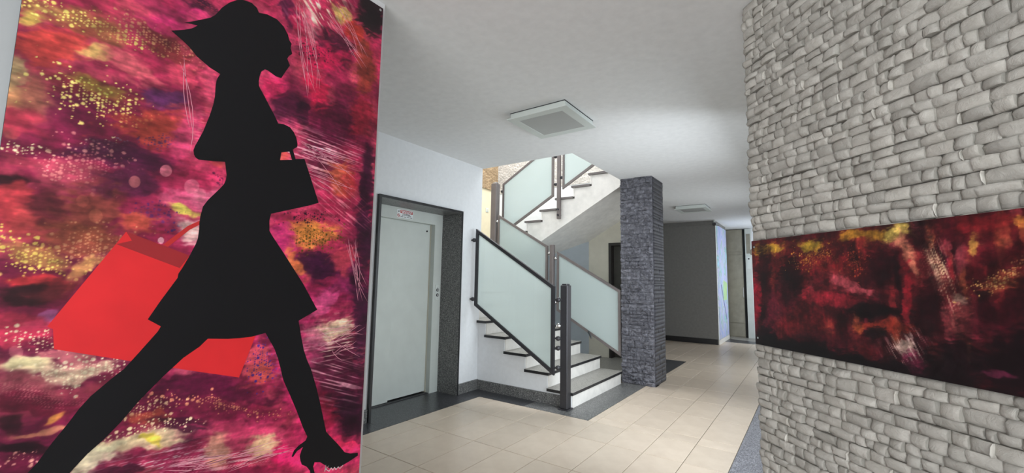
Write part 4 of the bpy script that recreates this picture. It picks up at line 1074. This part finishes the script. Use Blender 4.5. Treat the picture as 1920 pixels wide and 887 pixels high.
def lay_stones(parent, origin, du, dn, length, z0, z1, course, wid, depth, mat, pieces, rank, templ, skip=None, gap=0.0006, seed=1, faceted=False, slivers=0.0, joint_every=0):
    """lay courses of stones on a vertical face; the stones that rank first become parts of their own"""
    r = random.Random(seed)
    items = []
    z = z0; ci = 0
    while z < z1 - 0.008:
        h = r.uniform(*course)
        if z + h > z1 - 0.01: h = z1 - z
        u = -r.uniform(0, wid[0]) if False else 0.0
        while u < length - 1e-4:
            wd = r.uniform(*wid) * r.choice((0.7, 1, 1, 1.25))
            if length - (u + wd) < wid[0] * 0.6: wd = length - u
            dp = r.uniform(*depth)
            if slivers and r.random() < slivers and u > 0.1:   # pale sawn edge of a cladding panel
                items.append((u, 0.004, z, h, depth[1] * 0.9, r.randrange(len(templ)), 2.0)); u += 0.004
            if not (skip and skip(u, u + wd, z, z + h)):
                items.append((u, wd, z, h, dp, r.randrange(len(templ)), r.random()))
            u += wd
        ci += 1
        z += h + (0.003 if joint_every and ci % joint_every == 0 else 0)
    items.sort(key=rank, reverse=True)
    own, rest = items[:pieces], items[pieces:]
    rot = Matrix((du, Vector((0, 0, 1)), dn)).transposed()
    cache = {}
    for u, wd, z, h, dp, ti, tn in own:
        key = (ti, min(int(tn * 5), 13))
        if key not in cache:
            vs, fs = templ[ti]
            me = bpy.data.meshes.new('stone'); me.from_pydata(vs, [], fs); me.materials.append(mat)
            a = me.attributes.new('tone', 'FLOAT', 'POINT'); a.data.foreach_set('value', [min(int(tn * 5), 13) / 4] * len(vs))
            sm = [not faceted] * len(me.polygons)
            for q in range(4): sm[-1 - q] = False
            me.polygons.foreach_set('use_smooth', sm); me.update()
            cache[key] = me
        o = bpy.data.objects.new('stone', cache[key]); col.objects.link(o); o.parent = parent
        o.matrix_basis = Matrix.Translation(origin + du * (u + gap / 2) + Vector((0, 0, z + gap / 2)) - parent.location) @ rot.to_4x4() @ Matrix.Diagonal((wd - gap, h - gap, dp, 1))
    if rest:
        V, F, T, S = [], [], [], []
        for u, wd, z, h, dp, ti, tn in rest:
            vs, fs = templ[ti]; k = len(V)
            for a, b, c_ in vs:
                p = origin + du * (u + gap / 2 + a * (wd - gap)) + dn * (c_ * dp)
                V.append((p.x - parent.location.x, p.y - parent.location.y, z + gap / 2 + b * (h - gap) - parent.location.z))
            T += [tn] * len(vs)
            F += [tuple(k + q for q in f) for f in fs]
            S += [not faceted] * (len(fs) - 4) + [False] * 4
        me = bpy.data.meshes.new('stones'); me.from_pydata(V, [], F); me.materials.append(mat)
        a = me.attributes.new('tone', 'FLOAT', 'POINT'); a.data.foreach_set('value', T)
        me.polygons.foreach_set('use_smooth', S); me.update()
        o = bpy.data.objects.new('stone_cladding', me); col.objects.link(o); o.parent = parent
        tag(o, kind='stuff')
    return len(items)

# white stone wall on the diagonal
SL = 3.0
q1 = P0 + SD * SL
wall = MB().prism([((P0 - SN * 0.02).x, (P0 - SN * 0.02).y), ((q1 - SN * 0.02).x, (q1 - SN * 0.02).y), ((q1 - SN * 0.17).x, (q1 - SN * 0.17).y), (P0.x + 0.03, P0.y + 0.20)], 'z', 0, CZ).build('wall_stone', M['mortar'])
tag(wall, 'white split-face stone wall running diagonally on the right', 'wall', kind='structure')
PA0, PA1, PZ0, PZ1 = 0.034, 1.75, 1.036, 1.521
def vis_rank(it):
    u, wd, z, h, dp, ti, tn = it
    um, zm = u + wd / 2, z + h / 2
    if um > 1.08: return -um
    p = P0 + SD * um; d = math.hypot(p.x, p.y)
    # elevation limits of the photograph along this azimuth
    inside = 0.40 + 0.40 * um < zm < 2.72 - 0.6 * um
    return (wd * h / d ** 2 * 1e4 + 10) if inside else wd * h / d ** 2
templ_w = [stone_template(100 + i, 4, 3, 0.55, 0.3, True) for i in range(30)]
lay_stones(wall, P0 - SN * 0.018, SD, SN, SL, 0.0, CZ, (0.030, 0.046), (0.038, 0.085), (0.020, 0.036), M['quartz'], 300, vis_rank, templ_w,
           skip=lambda a, b, z, zz: b < PA1 - 0.03 and z > PZ0 + 0.03 and zz < PZ1 - 0.03, seed=4, joint_every=4, slivers=0.05)

# slate pillar
AX0, AX1, AY0, AY1 = -2.125, -1.692, 5.60, 6.10
pil = MB().box(AX0 + 0.012, AX1 - 0.008, AY0 + 0.012, AY1 - 0.008, 0, CZ).build('slate_pillar', M['slate_back'])
tag(pil, 'square pillar clad in dark split-face slate', 'pillar')
templ_s = [stone_template(300 + i, 4, 3, 0.5, 0.6) for i in range(18)]
templ_t = [stone_template(400 + i, 4, 2, 0.06, 0.10) for i in range(10)]
lay_stones(pil, Vector((AX0, AY0 + 0.012, 0)), Vector((1, 0, 0)), Vector((0, -1, 0)), AX1 - AX0, 0.0, CZ, (0.042, 0.060), (0.05, 0.13), (0.016, 0.052), M['slate'], 300, lambda it: it[1] * it[3], templ_s, seed=9, joint_every=3, faceted=True)
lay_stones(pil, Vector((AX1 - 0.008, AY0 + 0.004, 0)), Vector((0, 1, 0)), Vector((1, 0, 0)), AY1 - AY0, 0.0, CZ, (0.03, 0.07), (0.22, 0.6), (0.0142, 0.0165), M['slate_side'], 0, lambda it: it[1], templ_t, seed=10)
lay_stones(pil, Vector((AX0 + 0.012, AY1 - 0.004, 0)), Vector((0, -1, 0)), Vector((-1, 0, 0)), AY1 - AY0, 0.0, CZ, (0.036, 0.050), (0.06, 0.14), (0.010, 0.022), M['slate'], 0, lambda it: it[1], templ_s, seed=12)
lay_stones(pil, Vector((AX1 - 0.004, AY1 - 0.008, 0)), Vector((-1, 0, 0)), Vector((0, 1, 0)), AX1 - AX0, 0.0, CZ, (0.036, 0.050), (0.06, 0.14), (0.010, 0.022), M['slate'], 0, lambda it: it[1], templ_s, seed=13)

# ------------------------------------------------------------------ printed artwork
_tab = RNG.random((256, 256))
def vnoise(x, y, seed=0):
    x = x + seed * 17.31; y = y + seed * 9.73
    xi = np.floor(x).astype(int); yi = np.floor(y).astype(int)
    fx = x - xi; fy = y - yi
    fx = fx * fx * (3 - 2 * fx); fy = fy * fy * (3 - 2 * fy)
    g = lambda a, b: _tab[a & 255, b & 255]
    return (g(xi, yi) * (1 - fx) + g(xi + 1, yi) * fx) * (1 - fy) + (g(xi, yi + 1) * (1 - fx) + g(xi + 1, yi + 1) * fx) * fy
def fbm(x, y, seed=0, octv=5, gain=0.55):
    s = 0; a = 1; t = 0
    for o in range(octv):
        s = s + a * vnoise(x * 2 ** o, y * 2 ** o, seed + o * 3); t += a; a *= gain
    return s / t
def paint(A, B, strokes, base, scale, upright=False):
    """colour field of a print: A,B = metres across and up; returns linear RGB"""
    n1 = fbm(A * 3 * scale, B * 3 * scale, 1); n2 = fbm(A * 9 * scale, B * 9 * scale, 2)
    img = np.empty(A.shape + (3,))
    d, m, l = [np.array(c, float) for c in base]
    t = np.clip((n1 - 0.3) / 0.4, 0, 1)[..., None]
    img[:] = d * (1 - t) + m * t
    t = np.clip((n2 - 0.55) / 0.2, 0, 1)[..., None] * 0.6
    img = img * (1 - t) + l * t
    wa = A + (fbm(A * 7 * scale, B * 7 * scale, 5) - 0.5) * 0.09 / scale + (fbm(A * 30 * scale, B * 30 * scale, 25, 3) - 0.5) * 0.02 / scale
    wb = B + (fbm(A * 7 * scale, B * 7 * scale, 6) - 0.5) * 0.09 / scale + (fbm(A * 30 * scale, B * 30 * scale, 26, 3) - 0.5) * 0.02 / scale
    def dots(cell, sd):
        ci = np.floor(A / cell).astype(int); cj = np.floor(B / cell + 0.5 * (ci & 1)).astype(int)
        rnd = lambda o: _tab[(ci * 7 + cj * 13 + o * 29 + sd) & 255, (cj * 5 + ci * 3 + o * 53 + sd) & 255]
        fx = A / cell - ci; fy = B / cell + 0.5 * (ci & 1) - cj
        rad = 0.16 + 0.30 * rnd(2)
        d = np.hypot(fx - (0.35 + 0.3 * rnd(0)), fy - (0.35 + 0.3 * rnd(1)))
        return rnd(3), np.clip((rad - d) * 6, 0, 1)
    r1, d1 = dots(0.0085 / scale ** 0.5, 1); r2, d2 = dots(0.0145 / scale ** 0.5, 90)
    big = d2 * (r2 < 0.6)
    spk = np.where(big > 0.05, r2, r1); spk2 = np.maximum(big, d1)
    n3 = fbm(A * 26 * scale, B * 40 * scale, 3, 4, 0.65)
    for i, (cx, cy, ax, ay, bx, by, r, g, b, kind, s) in enumerate(strokes):
        rad = max(math.hypot(ax, ay), math.hypot(bx, by)) * 2.3
        ii = np.where((abs(A[:, 0] - cx) < rad))[0]; jj = np.where(abs(B[0] - cy) < rad)[0]
        if len(ii) == 0 or len(jj) == 0: continue
        sl = np.s_[ii[0]:ii[-1] + 1, jj[0]:jj[-1] + 1]
        px, py = (A[sl], B[sl]) if kind == 'disc' else (wa[sl], wb[sl])
        dx, dy = px - cx, py - cy
        det = ax * by - ay * bx
        if abs(det) < 1e-9: continue
        p = (dx * by - dy * bx) / det; q = (ax * dy - ay * dx) / det
        rr = p * p + q * q
        if kind == 'disc': wgt = np.clip((1.05 - np.sqrt(rr)) * 9, 0, 1)
        else: wgt = np.exp(-rr * 0.8)
        if kind == 'speck': wgt = np.where(spk[sl] < np.clip(wgt * 0.95, 0, 0.9), spk2[sl], 0)
        elif kind == 'streak':
            p0 = ((A[sl] - cx) * by - (B[sl] - cy) * bx) / det; q0 = (ax * (B[sl] - cy) - ay * (A[sl] - cx)) / det
            wgt = np.clip(wgt * 1.5, 0, 1) * np.clip((vnoise(p0 * 1.6 + 3, q0 * 18, 11 + i) - 0.62) * 6, 0, 1)
        elif kind == 'soft':
            # ragged brush edge: the soft blob is bitten into by a dry-brush texture running along the stroke
            la = math.hypot(ax, ay); lb = math.hypot(bx, by)
            tex = vnoise(p * la * 22 * scale + i, q * lb * 95 * scale, 31 + i) * 0.5 + n3[sl] * 0.5
            t = np.clip((wgt + (tex - 0.5) * 0.85 - 0.22) / 0.42, 0, 1)
            wgt = (t * t * (3 - 2 * t)) * 0.75 + wgt * 0.25
        wgt = np.clip(wgt * s, 0, 1)[..., None]
        img[sl] = img[sl] * (1 - wgt) + np.array((r, g, b), float) * wgt
    # brush grain: fine dashes along the sweep of the picture
    gr = (fbm(A * 90, B * 14, 15, 4) if upright else fbm(A * 14 * scale + B * 6, B * 80 * scale, 15, 4)) - 0.5
    lum = img.mean(axis=2, keepdims=True); mid_ = 92.0 if not upright else 48.0
    blot = np.clip((fbm(A * 11 * scale, B * 15 * scale, 44, 5, 0.65) - 0.5) * 2.6, -0.55, 0.7)[..., None]
    img = (img + (img - mid_) * 0.08) * (1 + (0.36 if not upright else 0.6) * blot) * (0.97 if not upright else 0.78)
    gr2 = fbm(A * 60 * scale, B * 60 * scale, 16, 3) - 0.5
    img = img * (1 + 0.55 * gr + 0.4 * gr2)[..., None]
    c = np.clip(img / 255, 0.012, 1)
    return np.where(c <= 0.04045, c / 12.92, ((c + 0.055) / 1.055) ** 2.4)
def print_mesh(name, na, nb, a0, a1, b0, b1, to3d, strokes, base, scale, mat, parent, upright=False):
    a = np.linspace(a0, a1, na); b = np.linspace(b0, b1, nb)
    A, B = np.meshgrid(a, b, indexing='ij')
    rgb = paint(A, B, strokes, base, scale, upright)
    off = parent.location
    co = to3d(A.ravel(), B.ravel()) - np.array((off.x, off.y, off.z))
    me = bpy.data.meshes.new(name)
    nf = (na - 1) * (nb - 1)
    i, j = np.meshgrid(np.arange(na - 1), np.arange(nb - 1), indexing='ij')
    k = (i * nb + j).ravel()
    quads = np.stack([k, k + nb, k + nb + 1, k + 1], 1).astype(np.int32)
    me.vertices.add(na * nb); me.vertices.foreach_set('co', co.astype(np.float32).ravel())
    me.loops.add(nf * 4); me.loops.foreach_set('vertex_index', quads.ravel())
    me.polygons.add(nf); me.polygons.foreach_set('loop_start', np.arange(0, nf * 4, 4, dtype=np.int32))
    me.update(calc_edges=True)
    at = me.color_attributes.new('ink', 'FLOAT_COLOR', 'POINT')
    at.data.foreach_set('color', np.concatenate([rgb.reshape(-1, 3), np.ones((na * nb, 1))], 1).astype(np.float32).ravel())
    me.materials.append(mat)
    o = bpy.data.objects.new(name, me); col.objects.link(o); o.parent = parent
    return o

# big poster on the left
po_y0, po_y1, po_z0, po_z1 = 0.110, 1.288, 0.33, 2.702
XF = -1.752
board = MB().box(PX + 0.002, XF - 0.0012, po_y0, po_y1, po_z0, po_z1).build('poster', M['black'])
tag(board, 'tall poster of a black walking woman silhouette on a red abstract ground', 'poster')
print_mesh('printed_ground', 520, 1040, po_y0, po_y1, po_z0, po_z1, lambda a, b: np.stack([np.full_like(a, XF - 0.0008), a, b], 1), POSTER_STROKES,
           ((100, 26, 58), (186, 48, 86), (212, 92, 104)), 1.0, M['print'], board)
def flat_poly(name, loops, x, mat):
    vs = [[Vector((p[0], p[1], 0)) for p in lp] for lp in loops]
    tris = tessellate_polygon(vs)
    pts = [p for lp in loops for p in lp]
    me = bpy.data.meshes.new(name)
    off = board.location
    me.from_pydata([(x - off.x, p[0] - off.y, p[1] - off.z) for p in pts], [], [tuple(t) for t in tris])
    me.materials.append(mat); me.update()
    o = bpy.data.objects.new(name, me); col.objects.link(o); o.parent = board
    return o
def clip_z(poly, z):
    r = []
    for i in range(len(poly)):
        a, b = poly[i], poly[(i + 1) % len(poly)]
        if a[1] >= z: r.append(a)
        if (a[1] - z) * (b[1] - z) < 0:
            t = (z - a[1]) / (b[1] - a[1]); r.append((a[0] + (b[0] - a[0]) * t, z))
    return r
flat_poly('red_shopping_bag', [BAG], XF - 0.0004, M['bag_red'])['label'] = 'flat red shopping bag shape'
flat_poly('bag_fold', [BAG_FOLD], XF - 0.0003, M['bag_dark'])['label'] = 'dark red fold of the bag'
flat_poly('bag_handle', [BAG_HANDLE], XF - 0.0003, M['bag_line'])
flat_poly('woman_silhouette', [clip_z(SIL, po_z0 + 0.003), SIL_HOLE], XF, M['black'])['label'] = 'black silhouette of a walking woman with a handbag'
scr = MB()
for a, b, bend in SCRATCHES:
    pa, pb_ = Vector(a), Vector(b); nrm = Vector((-(pb_ - pa).y, (pb_ - pa).x)) * bend
    pts = [pa.lerp(pb_, t / 6) + nrm * (4 * t / 6 * (1 - t / 6)) for t in range(7)]
    for k, (u, v) in enumerate(zip(pts[:-1], pts[1:])):
        d = (v - u).normalized(); n_ = Vector((-d.y, d.x)) * 0.0009
        n0 = n_ * (1 if k else 0.2); n1 = n_ * (1 if k < 5 else 0.2)
        scr.quad([(XF - 0.0006, *(u + n0)), (XF - 0.0006, *(u - n0)), (XF - 0.0006, *(v - n1)), (XF - 0.0006, *(v + n1))])
tag(scr.build('scratch_lines', M['pale_pink_ink'], board, fix=False), kind='stuff')
sgn = MB()
for p, q in zip(SIGNATURE[:-1], SIGNATURE[1:]): sgn.bar((XF + 0.0004, *p), (XF + 0.0004, *q), 0.0025, 0.0004, (0, -(q[1] - p[1]), q[0] - p[0]))
sgn.build('signature', M['white_ink'], board)
for y, z in ((po_y1 - 0.02, po_z1 - 0.02), (po_y0 + 0.02, po_z1 - 0.02), (po_y0 + 0.02, po_z0 + 0.02), (po_y1 - 0.02, po_z0 + 0.02)):
    MB().cyl((XF - 0.001, y, z), (XF + 0.004, y, z), 0.007, 14).build('screw_head', M['chrome'], board)

# landscape panel on the stone wall
def on_wall(s, z, off): p = P0 + SD * s + SN * off; return (p.x, p.y, z)
pb = MB().hexa([on_wall(PA0, PZ0, 0.018), on_wall(PA1, PZ0, 0.018), on_wall(PA1, PZ0, 0.029), on_wall(PA0, PZ0, 0.029),
                on_wall(PA0, PZ1, 0.018), on_wall(PA1, PZ1, 0.018), on_wall(PA1, PZ1, 0.029), on_wall(PA0, PZ1, 0.029)]).build('art_panel', M['black'])
tag(pb, 'long dark red and black abstract panel mounted on the white stone wall', 'painting')
more = []
rr = random.Random(3)
PANEL_FLECKS = []
for i in range(150):   # short upright dabs scattered over the whole panel
    s_, z_ = rr.uniform(PA0, PA1), PZ0 + (PZ1 - PZ0) * rr.random() ** 0.75
    PANEL_FLECKS.append((s_, z_, rr.uniform(-0.006, 0.006), rr.uniform(0.02, 0.07), rr.uniform(0.006, 0.022), 0.0, *rr.choice([(150, 40, 46), (24, 8, 14), (22, 8, 12), (120, 34, 52), (172, 84, 56), (70, 16, 28), (150, 60, 70)]), 'soft', 0.75))
for i in range(40):   # the part of the panel that lies beyond the picture's right edge
    s_ = rr.uniform(1.05, 1.72); z_ = rr.uniform(1.15, 1.5)
    more.append((s_, z_, rr.uniform(0.03, 0.1), rr.uniform(-0.03, 0.03), rr.uniform(-0.02, 0.02), rr.uniform(0.03, 0.08), *rr.choice([(120, 26, 34), (28, 8, 14), (150, 50, 40), (60, 14, 24)]), 'soft', 0.8))
print_mesh('printed_face', 640, 190, PA0, PA1, PZ0, PZ1, lambda a, b: np.stack([P0.x + SD.x * a + SN.x * 0.0295, P0.y + SD.y * a + SN.y * 0.0295, b], 1), PANEL_FLECKS + PANEL_STROKES + more,
           ((30, 10, 16), (84, 20, 28), (128, 40, 44)), 2.2, M['print'], pb, True)
for s_, z_ in ((PA0 + 0.02, PZ0 + 0.03), (PA0 + 0.02, PZ1 - 0.03), (PA1 - 0.02, PZ0 + 0.03)):
    MB().cyl(on_wall(s_, z_, 0.029), on_wall(s_, z_, 0.033), 0.005, 12).build('screw_head', M['chrome'], pb)

# blue banner round the far corner
bn = MB().box(-1.729, -1.716, 10.42, 11.70, 0.105, 2.66).build('banner', M['banner'])
tag(bn, 'tall blue and violet printed banner on the end of the far grey wall', 'banner')
MB().prism([(11.05, 0.95), (11.5, 0.95), (11.6, 1.35), (11.1, 1.42)], 'x', -1.716, -1.7152).build('green_patch', plain('green_ink', (172, 205, 150), 0.5), bn)
MB().prism([(10.75, 1.3), (10.82, 1.32), (11.45, 0.5), (11.38, 0.48)], 'x', -1.716, -1.7154).build('slanting_line', plain('violet_ink', (96, 96, 150), 0.5), bn)
MB().box(-1.729, -1.722, 10.335, 10.418, 0.105, 2.70).build('white_margin', M['sign_white'], bn)
# spotlight on the corner above the banner
sp = MB().chamfer_box(-1.76, -1.69, 10.20, 10.30, 2.62, 2.68, 0.006).build('spotlight', M['steel'])
tag(sp, 'small spotlight on the ceiling corner above the banner', 'spotlight')
MB().cyl((-1.725, 10.25, 2.68), (-1.725, 10.25, CZ), 0.02, 12).build('stem', M['fixture_white'], sp)
MB().cyl((-1.715, 10.25, 2.64), (-1.655, 10.30, 2.63), 0.026, 14).build('lamp_head', M['chrome'], sp)

# ceiling lights (off)
def ceiling_light(x, y, s, label):
    z0 = CZ - 0.062
    root = empty('ceiling_light', (x, y, CZ), label, 'ceiling light', 'square ceiling lights')
    MB().chamfer_box(x - s * 0.46, x + s * 0.46, y - s * 0.46, y + s * 0.46, z0 + 0.010, CZ - 0.004, 0.003).build('housing', M['fixture_white'], root)
    MB().box(x - s * 0.465, x + s * 0.465, y - s * 0.465, y + s * 0.465, CZ - 0.004, CZ).build('gasket', M['steel'], root)
    h = s / 2; b = s * 0.13
    f = MB()
    for x0, x1, y0, y1 in ((-h, h, -h, -h + b), (-h, h, h - b, h), (-h, -h + b, -h + b, h - b), (h - b, h, -h + b, h - b)):
        f.box(x + x0, x + x1, y + y0, y + y1, z0, z0 + 0.010)
    f.build('frame', M['fixture_white'], root)
    MB().box(x - h + b, x + h - b, y - h + b, y + h - b, z0 + 0.003, z0 + 0.010).build('diffuser', M['diffuser'], root)
ceiling_light(-1.795, 3.12, 0.57, 'square white ceiling light, switched off, in front of the stair opening')
ceiling_light(-1.76, 8.35, 0.55, 'square ceiling light, switched off, far back beyond the slate pillar')

# light switch on the landing
sw = MB().chamfer_box(BX, BX + 0.012, 6.87, 6.96, 2.745, 2.83, 0.003).build('light_switch', M['fixture_white'])
tag(sw, 'small square light switch on the cream landing wall', 'switch')
MB().box(BX + 0.012, BX + 0.016, 6.89, 6.94, 2.765, 2.81).build('rocker', M['lift_enamel_warm'], sw)
